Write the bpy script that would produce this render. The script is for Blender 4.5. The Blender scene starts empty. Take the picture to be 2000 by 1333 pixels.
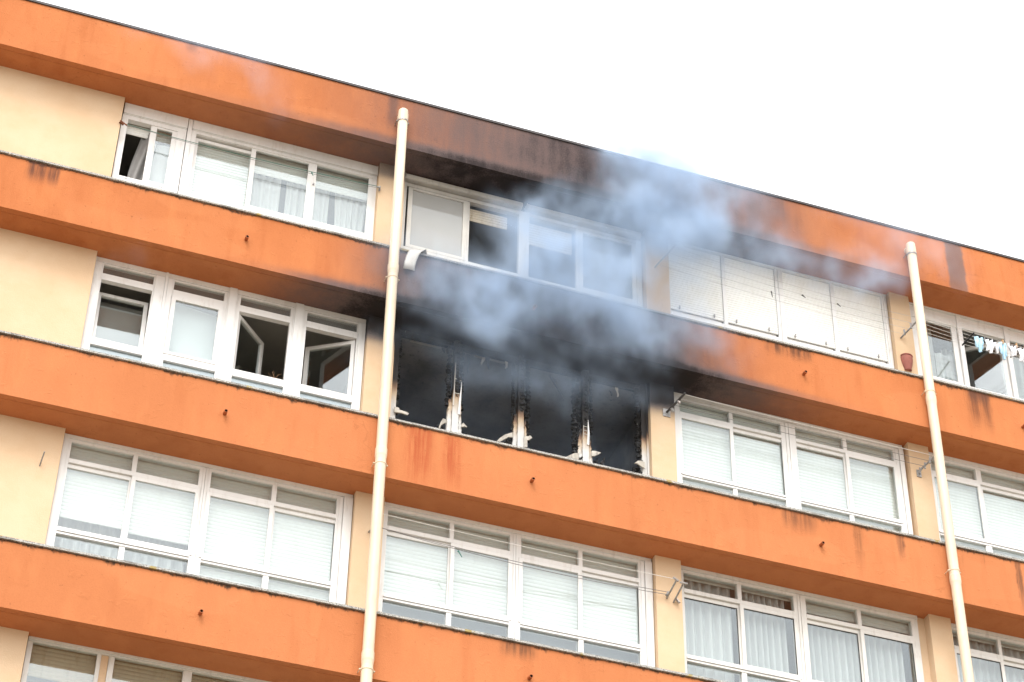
import bpy, bmesh, math, random
import numpy as np
from mathutils import Vector, Matrix

scene = bpy.context.scene
COL = scene.collection
R = math.radians
rnd = random.Random(7)

# ------------------------------------------------------------------ camera
YAW, PITCH, ROLL = 0.32935, 0.68746, 0.019135
CAM = Vector((0.0, -22.041, 0.0))
F = Vector((math.sin(YAW) * math.cos(PITCH), math.cos(YAW) * math.cos(PITCH), math.sin(PITCH)))
R0 = Vector((math.cos(YAW), -math.sin(YAW), 0))
U0 = R0.cross(F)
RR = R0 * math.cos(ROLL) + U0 * math.sin(ROLL)
UU = -R0 * math.sin(ROLL) + U0 * math.cos(ROLL)
cam_d = bpy.data.cameras.new('camera')
cam_d.sensor_width = 36.0
cam_d.lens = 4297.8 * 36 / 2000
cam_d.clip_end = 2000
cam = bpy.data.objects.new('camera', cam_d)
M = Matrix((RR, UU, -F)).transposed().to_4x4()
M.translation = CAM
cam.matrix_world = M
COL.objects.link(cam)
scene.camera = cam

# ------------------------------------------------------------------ sky, sun, exposure
SUN_EL, SUN_AZ = 52.0, 205.0        # azimuth clockwise from +Y: behind the camera, a little to the left
world = bpy.data.worlds.new('World')
scene.world = world
world.use_nodes = True
wn = world.node_tree
wn.nodes.clear()
sky = wn.nodes.new('ShaderNodeTexSky')
sky.sky_type = 'NISHITA'
sky.sun_disc = False
sky.sun_elevation = R(SUN_EL)
sky.sun_rotation = R(SUN_AZ)
sky.air_density = 1.6
sky.dust_density = 6.0
sky.ozone_density = 1.0
hs = wn.nodes.new('ShaderNodeHueSaturation')
hs.inputs['Saturation'].default_value = 0.16
bg = wn.nodes.new('ShaderNodeBackground')
bg.inputs['Strength'].default_value = 0.12
wo = wn.nodes.new('ShaderNodeOutputWorld')
wn.links.new(sky.outputs[0], hs.inputs['Color'])
cl = wn.nodes.new('ShaderNodeMix')               # the even cloud cover under the sky
cl.data_type = 'RGBA'
cl.inputs[0].default_value = 0.65
cl.inputs[7].default_value = (6.9, 7.0, 7.1, 1)
wn.links.new(hs.outputs[0], cl.inputs[6])
wn.links.new(cl.outputs[2], bg.inputs['Color'])
wn.links.new(bg.outputs[0], wo.inputs['Surface'])

sun_d = bpy.data.lights.new('sun', 'SUN')
sun_d.energy = 0.6
sun_d.angle = R(25)
sun_d.color = (1.0, 0.97, 0.93)
sun = bpy.data.objects.new('sun', sun_d)
az = R(SUN_AZ)
sdir = Vector((math.sin(az) * math.cos(R(SUN_EL)), math.cos(az) * math.cos(R(SUN_EL)), math.sin(R(SUN_EL))))
sun.rotation_euler = sdir.to_track_quat('Z', 'Y').to_euler()
sun.location = (0, -30, 40)
COL.objects.link(sun)

scene.view_settings.view_transform = 'Standard'
scene.view_settings.look = 'None'
scene.view_settings.exposure = 1.70
scene.view_settings.gamma = 1.0
scene.view_settings.use_curve_mapping = False
scene.cycles.volume_bounces = 2
scene.cycles.volume_step_rate = 1.0
scene.cycles.max_bounces = 10
scene.cycles.transparent_max_bounces = 24

# ------------------------------------------------------------------ levels of the facade (metres above the camera)
S = [21.830, 18.988, 16.096, 13.204, 10.31, 7.42, 4.53]      # undersides of the bands
T = [22.785, 19.880, 16.985, 14.080, 11.18, 8.29, 5.40]      # tops of the bands
YF = -0.4136            # front of the bands
YW = 0.11               # window plane
GROUND = -1.6
P0 = Vector((8.0, 0.0, GROUND))

# ------------------------------------------------------------------ materials
def nmat(name):
    m = bpy.data.materials.new(name)
    m.use_nodes = True
    nt = m.node_tree
    nt.nodes.clear()
    out = nt.nodes.new('ShaderNodeOutputMaterial')
    return m, nt, out

class N:
    """short node wiring"""
    def __init__(s, nt): s.nt = nt
    def node(s, t, **kw):
        n = s.nt.nodes.new(t)
        for k, v in kw.items(): setattr(n, k, v)
        return n
    def link(s, a, b): s.nt.links.new(a, b)
    def put(s, sock, v):
        if isinstance(v, bpy.types.NodeSocket): s.link(v, sock)
        else: sock.default_value = v
    def math(s, op, a, b=0.0, clamp=False):
        n = s.node('ShaderNodeMath', operation=op, use_clamp=clamp)
        s.put(n.inputs[0], a); s.put(n.inputs[1], b)
        return n.outputs[0]
    def mix(s, f, a, b, blend='MIX'):
        n = s.node('ShaderNodeMix', data_type='RGBA', blend_type=blend)
        s.put(n.inputs[0], f)
        for i, v in ((6, a), (7, b)):
            if isinstance(v, tuple): n.inputs[i].default_value = (*v[:3], 1)
            else: s.link(v, n.inputs[i])
        return n.outputs[2]
    def noise(s, vec, scale, detail=3, rough=0.55):
        n = s.node('ShaderNodeTexNoise')
        s.link(vec, n.inputs['Vector'])
        n.inputs['Scale'].default_value = scale
        n.inputs['Detail'].default_value = detail
        n.inputs['Roughness'].default_value = rough
        return n.outputs['Fac']
    def scaled(s, vec, sc):
        n = s.node('ShaderNodeVectorMath', operation='MULTIPLY')
        s.link(vec, n.inputs[0]); n.inputs[1].default_value = sc
        return n.outputs[0]
    def ramp(s, v, a, b, lo=0.0, hi=1.0, smooth=True):
        n = s.node('ShaderNodeMapRange', interpolation_type='SMOOTHSTEP' if smooth else 'LINEAR')
        s.put(n.inputs[0], v)
        n.inputs[1].default_value = a; n.inputs[2].default_value = b
        n.inputs[3].default_value = lo; n.inputs[4].default_value = hi
        return n.outputs[0]
    def pos(s):
        g = s.node('ShaderNodeNewGeometry')
        x = s.node('ShaderNodeSeparateXYZ'); s.link(g.outputs['Position'], x.inputs[0])
        return g.outputs['Position'], x.outputs[0], x.outputs[1], x.outputs[2], g

# soot thrown by the fire onto the wall around the burnt window, as a field over the facade
SOOT = [  # x, z, half width, half height, depth of the soot layer, sharpness sideways
    (8.60, 22.45, 2.30, 0.88, 3.5, 2.0), (8.30, 21.78, 3.00, 0.19, 3.2, 2.0), (11.0, 22.35, 0.90, 0.70, 0.55, 2.0),
    (7.70, 19.40, 2.05, 0.75, 4.2, 4.0), (9.60, 19.40, 1.00, 0.70, 1.3, 2.0),
    (7.70, 18.86, 2.60, 0.24, 4.2, 3.0), (10.40, 18.98, 1.30, 0.10, 1.1, 2.0), (5.25, 18.98, 0.75, 0.10, 1.3, 2.0),
    (5.70, 18.88, 0.36, 0.20, 1.2, 2.0), (9.75, 18.78, 0.32, 0.24, 1.7, 2.0),
]
def soot_group():
    g = bpy.data.node_groups.new('soot_mask', 'ShaderNodeTree')
    g.interface.new_socket('Soot', in_out='OUTPUT', socket_type='NodeSocketFloat')
    g.interface.new_socket('Thick', in_out='OUTPUT', socket_type='NodeSocketFloat')
    n = N(g)
    go = n.node('NodeGroupOutput')
    P, x, y, z, geo = n.pos()
    tot = None
    for cx, cz, rx, rz, a, pw in SOOT:
        u = n.math('DIVIDE', n.math('SUBTRACT', x, cx), rx)
        v = n.math('DIVIDE', n.math('SUBTRACT', z, cz), rz)
        d = n.math('ADD', n.math('POWER', n.math('ABSOLUTE', u), pw), n.math('POWER', n.math('ABSOLUTE', v), 4.0))
        e = n.math('MULTIPLY', n.math('POWER', 2.71828, n.math('MULTIPLY', d, -1.0)), a)
        tot = e if tot is None else n.math('ADD', tot, e)
    nz = n.noise(n.scaled(P, (1.0, 1.0, 1.2)), 1.1, 3, 0.5)
    st = n.noise(n.scaled(P, (3.2, 3.2, 0.5)), 1.6, 4, 0.6)
    fn = n.noise(P, 48, 3, 0.7)
    tot = n.math('MULTIPLY', tot, n.ramp(nz, 0.2, 0.8, 0.80, 1.20))
    tot = n.math('MULTIPLY', tot, n.ramp(st, 0.25, 0.75, 0.82, 1.18))
    tot = n.math('MULTIPLY', tot, n.ramp(fn, 0.25, 0.75, 0.86, 1.14))
    f = n.math('SUBTRACT', 1.0, n.math('POWER', 2.71828, n.math('MULTIPLY', tot, -1.0)))
    g.links.new(f, go.inputs[0])
    g.links.new(n.ramp(tot, 1.8, 4.6), go.inputs[1])
    return g
SOOTG = soot_group()

def with_soot(n, color, k=1.0):
    gn = n.node('ShaderNodeGroup'); gn.node_tree = SOOTG
    f = gn.outputs[0] if k == 1.0 else n.math('MULTIPLY', gn.outputs[0], k)
    return n.mix(f, color, n.mix(gn.outputs[1], (0.086, 0.077, 0.081), (0.027, 0.024, 0.025)))  # the paler thin-soot tone also has the smoke haze in front painted in

def finish(n, out, color, rough=0.8, bump=None, bstr=0.3, bdist=0.01, spec=0.3):
    b = n.node('ShaderNodeBsdfPrincipled')
    n.put(b.inputs['Base Color'], color if not isinstance(color, tuple) else (*color, 1))
    n.put(b.inputs['Roughness'], rough)
    b.inputs['Specular IOR Level'].default_value = spec
    if bump is not None:
        bp = n.node('ShaderNodeBump')
        bp.inputs['Strength'].default_value = bstr
        bp.inputs['Distance'].default_value = bdist
        n.link(bump, bp.inputs['Height'])
        n.link(bp.outputs[0], b.inputs['Normal'])
    n.link(b.outputs[0], out.inputs['Surface'])
    return b

def uv_axes(n):
    u = n.node('ShaderNodeUVMap'); u.uv_map = 'facade'
    sx = n.node('ShaderNodeSeparateXYZ'); n.link(u.outputs[0], sx.inputs[0])
    return sx.outputs[0], sx.outputs[1]      # metres along the facade, metres below the coping

def box_mask(n, x, v, x0, x1, v0, v1, wob, soft=0.05):
    xx = n.math('ADD', x, wob)
    a = n.math('MULTIPLY', n.ramp(xx, x0 - soft, x0 + soft), n.ramp(xx, x1 - soft, x1 + soft, 1, 0))
    b = n.math('MULTIPLY', n.ramp(v, v0 - 0.02, v0 + 0.02), n.ramp(v, v1 * 0.35 + v0 * 0.65, v1, 1, 0))
    return n.math('MULTIPLY', a, b)

ORANGE = (0.470, 0.150, 0.044)
def mat_band(idx):
    m, nt, out = nmat('orange_plaster_%d' % idx)
    n = N(nt)
    P, x, y, z, geo = n.pos()
    u, v = uv_axes(n)
    big = n.noise(P, 0.55, 4)
    mid = n.noise(n.scaled(P, (1, 1, 0.4)), 3.2, 4)
    fine = n.noise(P, 55, 3, 0.7)
    grain = n.noise(P, 140, 2, 0.6)
    c = n.mix(n.ramp(big, 0.3, 0.7), (0.395, 0.137, 0.053), (0.450, 0.163, 0.067))
    c = n.mix(n.math('MULTIPLY', n.ramp(mid, 0.42, 0.68), 0.45), c, (0.50, 0.185, 0.072))
    c = n.mix(n.math('MULTIPLY', n.ramp(n.noise(n.scaled(P, (5, 5, 0.7)), 1.0, 3), 0.5, 0.72), 0.35), c, (0.33, 0.098, 0.034))
    c = n.mix(n.ramp(fine, 0.25, 0.75, 0.82, 1.0), (0.24, 0.07, 0.022), c)
    patch = n.ramp(n.noise(n.scaled(P, (0.35, 1, 0.9)), 1.0, 2), 0.57, 0.60)
    c = n.mix(n.math('MULTIPLY', patch, 0.16), c, (0.52, 0.215, 0.095))
    vd = n.node('ShaderNodeVectorMath', operation='ADD')
    nv = n.node('ShaderNodeTexNoise'); nv.inputs['Scale'].default_value = 3.0; nv.inputs['Detail'].default_value = 4
    n.link(P, nv.inputs['Vector']); n.link(n.scaled(P, (0.7, 1, 1.6)), vd.inputs[0]); n.link(n.scaled(nv.outputs['Color'], (0.7, 0.7, 0.7)), vd.inputs[1])
    cr = n.node('ShaderNodeTexVoronoi', feature='DISTANCE_TO_EDGE'); cr.inputs['Scale'].default_value = 1.1
    n.link(vd.outputs[0], cr.inputs['Vector'])
    crack = n.math('MULTIPLY', n.ramp(cr.outputs[0], 0.002, 0.012, 1, 0), n.ramp(n.noise(P, 0.8, 2), 0.58, 0.66))
    c = n.mix(n.math('MULTIPLY', crack, 0.28), c, (0.17, 0.055, 0.02))
    # scattered tiny pits
    pits = n.ramp(n.noise(P, 26, 2, 0.5), 0.70, 0.76)
    c = n.mix(n.math('MULTIPLY', pits, 0.45), c, (0.12, 0.04, 0.018))
    if idx >= 2: c = n.mix(0.22, c, (0.50, 0.205, 0.098))
    wob = n.math('MULTIPLY', n.math('SUBTRACT', n.noise(P, 7, 3), 0.5), 0.07)
    front = n.ramp(y, YF + 0.002, YF + 0.004, 1, 0, False)
    if idx > 0:
        # damp grime under the coping, with drips
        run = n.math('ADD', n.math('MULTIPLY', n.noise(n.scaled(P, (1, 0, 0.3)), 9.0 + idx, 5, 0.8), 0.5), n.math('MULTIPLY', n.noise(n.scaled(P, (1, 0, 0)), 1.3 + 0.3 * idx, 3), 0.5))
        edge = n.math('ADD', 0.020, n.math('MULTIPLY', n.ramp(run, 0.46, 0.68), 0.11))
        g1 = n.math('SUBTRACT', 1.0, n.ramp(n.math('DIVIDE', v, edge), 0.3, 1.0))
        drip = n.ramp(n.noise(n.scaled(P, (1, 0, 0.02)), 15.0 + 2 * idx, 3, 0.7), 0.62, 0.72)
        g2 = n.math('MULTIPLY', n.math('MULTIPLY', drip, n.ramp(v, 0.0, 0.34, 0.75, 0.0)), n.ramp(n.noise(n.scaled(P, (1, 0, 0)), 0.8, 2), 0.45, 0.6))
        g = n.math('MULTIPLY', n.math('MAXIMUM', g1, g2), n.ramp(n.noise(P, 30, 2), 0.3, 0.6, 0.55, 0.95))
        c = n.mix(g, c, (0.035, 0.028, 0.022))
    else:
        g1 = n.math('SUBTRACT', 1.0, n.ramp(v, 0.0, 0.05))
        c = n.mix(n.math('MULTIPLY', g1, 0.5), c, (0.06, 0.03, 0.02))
    def stain(x0, x1, v0, v1, col, k, soft=0.05, streak=0.0):
        nonlocal c
        mk = box_mask(n, u, v, x0, x1, v0, v1, wob, soft)
        if streak:
            mk = n.math('MULTIPLY', mk, n.ramp(n.noise(n.scaled(P, (1, 0, 0.05)), streak, 4, 0.7), 0.38, 0.62, 0.25, 1.0))
        c = n.mix(n.math('MULTIPLY', n.math('MULTIPLY', mk, front), k), c, col)
    if idx == 0:
        stain(14.38, 14.68, -0.1, 1.9, (0.10, 0.085, 0.085), 0.75, 0.03)
        stain(11.50, 11.66, 0.0, 0.55, (0.11, 0.06, 0.045), 0.6, 0.05, 9)
        stain(2.50, 2.64, 0.0, 0.25, (0.15, 0.07, 0.05), 0.5)
        stain(5.46, 5.60, 0.0, 0.8, (0.10, 0.055, 0.045), 0.65, 0.05)  # dark smudge beside the left pipe: its soft shade painted in
    if idx == 1:
        stain(0.70, 1.12, 0.0, 0.42, (0.085, 0.042, 0.034), 0.85, 0.03, 11)
        stain(14.38, 14.76, -0.1, 0.85, (0.095, 0.042, 0.028), 0.8, 0.05, 8)
        stain(14.42, 14.76, -0.1, 0.30, (0.10, 0.05, 0.036), 0.75, 0.02)
        stain(11.2, 11.9, -0.05, 0.30, (0.06, 0.035, 0.026), 0.8, 0.06, 9)
    if idx == 2:
        stain(6.02, 6.33, 0.02, 1.15, (0.30, 0.060, 0.026), 0.75, 0.10, 16)
        stain(6.50, 6.74, 0.04, 1.15, (0.31, 0.065, 0.028), 0.7, 0.08, 16)
        stain(11.25, 11.75, -0.05, 0.4, (0.07, 0.04, 0.03), 0.6, 0.05, 8)
        stain(12.30, 12.42, -0.05, 0.9, (0.10, 0.05, 0.03), 0.6, 0.03, 8)
        stain(12.95, 13.05, -0.05, 0.5, (0.06, 0.035, 0.03), 0.8, 0.03, 9)
        stain(14.75, 14.84, -0.05, 1.0, (0.07, 0.04, 0.03), 0.8, 0.02, 8)
    if idx == 3:
        stain(7.35, 7.75, -0.05, 0.28, (0.06, 0.04, 0.03), 0.8, 0.08, 8)
    c = with_soot(n, c)
    # blistered paint
    blis = n.ramp(n.noise(n.scaled(P, (1, 1, 1.3)), 6.0, 4, 0.6), 0.60, 0.68)
    h = n.math('ADD', n.math('MULTIPLY', fine, 0.5), n.math('ADD', n.math('MULTIPLY', grain, 0.35), n.math('MULTIPLY', blis, 0.35)))
    finish(n, out, c, 0.9, h, 0.55, 0.012, 0.03)
    return m

def mat_cream():
    m, nt, out = nmat('cream_plaster')
    n = N(nt)
    P, x, y, z, geo = n.pos()
    big = n.noise(P, 1.1, 5, 0.6)
    fine = n.noise(P, 60, 3, 0.7)
    c = n.mix(n.ramp(big, 0.35, 0.65), (0.555, 0.395, 0.255), (0.580, 0.435, 0.295))
    c = n.mix(n.math('MULTIPLY', n.ramp(n.noise(P, 4, 4), 0.5, 0.75), 0.25), c, (0.50, 0.340, 0.20))
    c = n.mix(n.math('MULTIPLY', n.ramp(n.noise(P, 22, 2), 0.72, 0.78), 0.4), c, (0.30, 0.19, 0.11))
    c = n.mix(n.ramp(fine, 0.3, 0.7, 0.9, 1.0), (0.36, 0.26, 0.17), c)
    c = with_soot(n, c)
    finish(n, out, c, 0.9, n.math('ADD', fine, n.noise(P, 8, 3)), 0.4, 0.008, 0.05)
    return m

def mat_simple(name, col, rough=0.5, var=0.0, vscale=6.0, soot=0.0, spec=0.4, dirt=None, bstr=0.0, metal=0.0):
    m, nt, out = nmat(name)
    n = N(nt)
    P, x, y, z, geo = n.pos()
    c = None
    if var:
        nz = n.noise(P, vscale, 4)
        c = n.mix(n.ramp(nz, 0.3, 0.7), tuple(q * (1 - var) for q in col), tuple(min(1, q * (1 + var * 0.4)) for q in col))
    if dirt:
        d = n.math('MULTIPLY', n.ramp(n.noise(n.scaled(P, (3, 3, 0.6)), 5, 5, 0.7), 0.5, 0.78), dirt[1])
        c = n.mix(d, c if c is not None else col, dirt[0])
    if soot:
        c = with_soot(n, c if c is not None else n.mix(0.0, col, col), soot)
    bump = n.noise(P, 40, 3) if bstr else None
    b = finish(n, out, c if c is not None else col, rough, bump, bstr, 0.006, spec)
    b.inputs['Metallic'].default_value = metal
    return m

def mat_glass(name='window_glass', tint=(0.89, 0.915, 0.91), ior=1.92, rough=0.0, film=0.0):
    m, nt, out = nmat(name)
    n = N(nt)
    P, x, y, z, geo = n.pos()
    lw = n.node('ShaderNodeLayerWeight'); lw.inputs['Blend'].default_value = 0.5
    f0 = ((ior - 1) / (ior + 1)) ** 2            # Schlick, the same from both faces of the thin pane
    fr = n.math('ADD', f0, n.math('MULTIPLY', n.math('POWER', lw.outputs['Facing'], 5.0), 1.0 - f0))
    tr = n.node('ShaderNodeBsdfTransparent'); tr.inputs[0].default_value = (*tint, 1)
    gl = n.node('ShaderNodeBsdfGlossy'); gl.inputs['Roughness'].default_value = rough
    gl.inputs[0].default_value = (0.93, 0.97, 1.0, 1)
    bp = n.node('ShaderNodeBump'); bp.inputs['Strength'].default_value = 0.05; bp.inputs['Distance'].default_value = 0.01
    n.link(n.noise(P, 1.6, 1), bp.inputs['Height']); n.link(bp.outputs[0], gl.inputs['Normal'])
    mx = n.node('ShaderNodeMixShader')
    n.link(fr, mx.inputs[0]); n.link(tr.outputs[0], mx.inputs[1]); n.link(gl.outputs[0], mx.inputs[2])
    last = mx.outputs[0]
    if film:
        df = n.node('ShaderNodeBsdfDiffuse'); df.inputs[0].default_value = (0.45, 0.44, 0.42, 1)
        m2 = n.node('ShaderNodeMixShader')
        n.put(m2.inputs[0], n.ramp(n.noise(P, 0.9, 2), 0.3, 0.7, film * 0.85, film))
        n.link(last, m2.inputs[1]); n.link(df.outputs[0], m2.inputs[2]); last = m2.outputs[0]
    n.link(last, out.inputs['Surface'])
    return m

def mat_burnt():
    """white window plastic browned and charred by the fire, worse towards the top"""
    m, nt, out = nmat('scorched_plastic')
    n = N(nt)
    P, x, y, z, geo = n.pos()
    w = n.math('MULTIPLY', n.math('SUBTRACT', n.noise(n.scaled(P, (6, 6, 2.5)), 1.0, 4), 0.5), 0.26)
    zz = n.math('ADD', z, w)
    u = n.node('ShaderNodeUVMap'); u.uv_map = 'facade'
    sx = n.node('ShaderNodeSeparateXYZ'); n.link(u.outputs[0], sx.inputs[0])
    zz = n.math('ADD', zz, sx.outputs[1])          # each post burnt to its own height
    c = n.mix(n.ramp(zz, 17.62, 17.90), (0.52, 0.51, 0.49), (0.42, 0.32, 0.22))
    c = n.mix(n.ramp(zz, 17.86, 18.00), c, (0.20, 0.12, 0.075))
    c = n.mix(n.ramp(zz, 17.95, 18.10), c, (0.022, 0.019, 0.018))
    finish(n, out, c, n.ramp(zz, 17.7, 18.0, 0.45, 0.75), n.noise(P, 28, 4), 0.35, 0.01, 0.35)
    return m

def mat_char():
    m, nt, out = nmat('charred_crust')
    n = N(nt)
    P, x, y, z, geo = n.pos()
    vo = n.node('ShaderNodeTexVoronoi', feature='DISTANCE_TO_EDGE'); vo.inputs['Scale'].default_value = 38
    n.link(P, vo.inputs['Vector'])
    crack = n.ramp(vo.outputs[0], 0.0, 0.14)
    ash = n.ramp(n.noise(P, 45, 3), 0.66, 0.74)
    c = n.mix(n.math('MULTIPLY', ash, 0.75), (0.016, 0.015, 0.015), (0.34, 0.35, 0.35))
    finish(n, out, c, 0.55, n.math('ADD', crack, n.noise(P, 60, 2)), 0.9, 0.012, 0.5)
    return m

MB_ORANGE = [mat_band(i) for i in range(4)]
M_CREAM = mat_cream()
M_PVC = mat_simple('white_plastic_frame', (0.66, 0.65, 0.635), 0.35, 0.05, 3, 0.35, 0.4, ((0.36, 0.31, 0.25), 0.35))
M_PVCB = mat_simple('smoke_stained_frame', (0.50, 0.475, 0.43), 0.42, 0.10, 3, 0.30, 0.4, ((0.22, 0.19, 0.15), 0.5))
M_ALU = mat_simple('painted_metal_frame', (0.60, 0.585, 0.555), 0.4, 0.06, 2, 0.3, 0.4, ((0.30, 0.27, 0.22), 0.45))
M_SLAT = mat_simple('shutter_plastic', (0.74, 0.74, 0.715), 0.5, 0.05, 2, 0.10, 0.3, ((0.55, 0.51, 0.44), 0.3))
M_SLATB = mat_simple('beige_shutter_plastic', (0.50, 0.43, 0.32), 0.5, 0.08, 2, 0.3, 0.3, ((0.26, 0.19, 0.12), 0.6))
M_GASKET = mat_simple('black_rubber', (0.02, 0.02, 0.022), 0.5)
M_GLASS = mat_glass()
M_GLASSD = mat_glass('dusty_window_glass', film=0.10)
M_GLASSF = mat_glass('smoke_filmed_glass', film=0.6)
M_CURTAIN = None
M_PIPE = mat_simple('cream_pipe_plastic', (0.60, 0.50, 0.37), 0.38, 0.05, 2, 0.10, 0.4, ((0.42, 0.32, 0.22), 0.4))
M_STONE = None
M_EDGE = mat_simple('dark_roof_edge', (0.05, 0.042, 0.042), 0.6, 0.3, 5)
M_ROOM = mat_simple('room_plaster', (0.30, 0.29, 0.27), 0.9, 0.1, 2)
M_BURNTROOM = mat_simple('sooty_room_plaster', (0.20, 0.20, 0.205), 0.9, 0.5, 1.5, 0, 0.2, ((0.05, 0.05, 0.05), 0.8), 0.4)
M_PANEL = mat_simple('pale_blue_panel', (0.44, 0.50, 0.56), 0.5, 0.04, 2)  # pale blue carries the sky reflection of the low lights
M_BLIND = mat_simple('pale_blind_cloth', (0.56, 0.60, 0.60), 0.8, 0.04, 2)
M_GREYBLIND = mat_simple('grey_smoked_blind', (0.30, 0.31, 0.30), 0.8, 0.12, 1.2, 0.35)
M_DARKBLIND = mat_simple('dark_grey_blind', (0.085, 0.088, 0.092), 0.8, 0.12, 1.2)
M_WIRE = mat_simple('green_coated_wire', (0.05, 0.16, 0.13), 0.5)
M_WIREG = mat_simple('grey_wire', (0.16, 0.15, 0.15), 0.5)
M_WIREL = mat_simple('light_grey_wire', (0.40, 0.39, 0.38), 0.5)
M_WIREW = mat_simple('pale_wire', (0.62, 0.60, 0.57), 0.5)
M_STEEL = mat_simple('galvanised_steel', (0.33, 0.32, 0.31), 0.45, 0.25, 30, 0, 0.5, ((0.22, 0.10, 0.05), 0.6), 0, 0.5)
M_RUST = mat_simple('rusty_iron', (0.20, 0.075, 0.04), 0.8, 0.4, 40)
M_DARKROD = mat_simple('dark_iron_rod', (0.05, 0.047, 0.047), 0.55, 0.3, 20)
M_CLAY = mat_simple('brick_red_clay', (0.30, 0.105, 0.080), 0.8, 0.15, 12)
M_SPOUT = mat_simple('orange_spout', (0.33, 0.095, 0.03), 0.7, 0.25, 14)
M_DARK = mat_simple('dark_hollow', (0.012, 0.010, 0.012), 0.9)
M_CLOTHB = mat_simple('light_blue_cloth', (0.40, 0.60, 0.74), 0.9, 0.12, 25)
M_CLOTHW = mat_simple('white_cloth', (0.66, 0.66, 0.68), 0.9, 0.10, 25)
M_PEG = mat_simple('wooden_peg', (0.45, 0.27, 0.13), 0.7)
M_SCRAP = mat_simple('torn_white_plastic', (0.42, 0.385, 0.33), 0.5, 0.30, 9, 0, 0.4, ((0.05, 0.04, 0.035), 0.85))
M_BURNT = mat_burnt()
M_CHAR = mat_char()

def mat_curtain(name, col, trans=0.35):
    m, nt, out = nmat(name)
    n = N(nt)
    d = n.node('ShaderNodeBsdfDiffuse'); d.inputs[0].default_value = (*col, 1)
    t = n.node('ShaderNodeBsdfTranslucent'); t.inputs[0].default_value = (*col, 1)
    mx = n.node('ShaderNodeMixShader'); mx.inputs[0].default_value = trans
    n.link(d.outputs[0], mx.inputs[1]); n.link(t.outputs[0], mx.inputs[2]); n.link(mx.outputs[0], out.inputs['Surface'])
    return m
M_CURTAIN = mat_curtain('white_net_curtain', (0.78, 0.785, 0.78))
M_CURTBLUE = mat_curtain('blue_grey_curtain', (0.30, 0.34, 0.42))

def mat_stone():
    m, nt, out = nmat('weathered_granite_coping')
    n = N(nt)
    P, x, y, z, geo = n.pos()
    sp = n.noise(P, 70, 3, 0.7)
    c = n.mix(n.ramp(sp, 0.38, 0.6), (0.11, 0.105, 0.10), (0.46, 0.45, 0.42))
    c = n.mix(n.math('MULTIPLY', n.ramp(n.noise(P, 3, 4), 0.5, 0.7), 0.6), c, (0.06, 0.05, 0.04))
    c = n.mix(n.math('MULTIPLY', n.ramp(n.noise(P, 5.5, 4), 0.64, 0.70), 0.8), c, (0.30, 0.22, 0.05))
    c = with_soot(n, c, 0.5)
    finish(n, out, c, 0.85, sp, 0.5, 0.008, 0.3)
    return m
M_STONE = mat_stone()

def mat_ground():
    m, nt, out = nmat('pale_paving')
    n = N(nt)
    P, x, y, z, geo = n.pos()
    br = n.node('ShaderNodeTexBrick')
    br.inputs['Scale'].default_value = 1.0
    br.inputs['Color1'].default_value = (0.34, 0.265, 0.175, 1)
    br.inputs['Color2'].default_value = (0.30, 0.235, 0.155, 1)
    br.inputs['Mortar'].default_value = (0.2, 0.19, 0.18, 1)
    n.link(P, br.inputs['Vector'])
    c = n.mix(n.math('MULTIPLY', n.noise(P, 0.4, 4), 0.3), br.outputs[0], (0.22, 0.18, 0.13))
    finish(n, out, c, 0.9)
    return m

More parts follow.
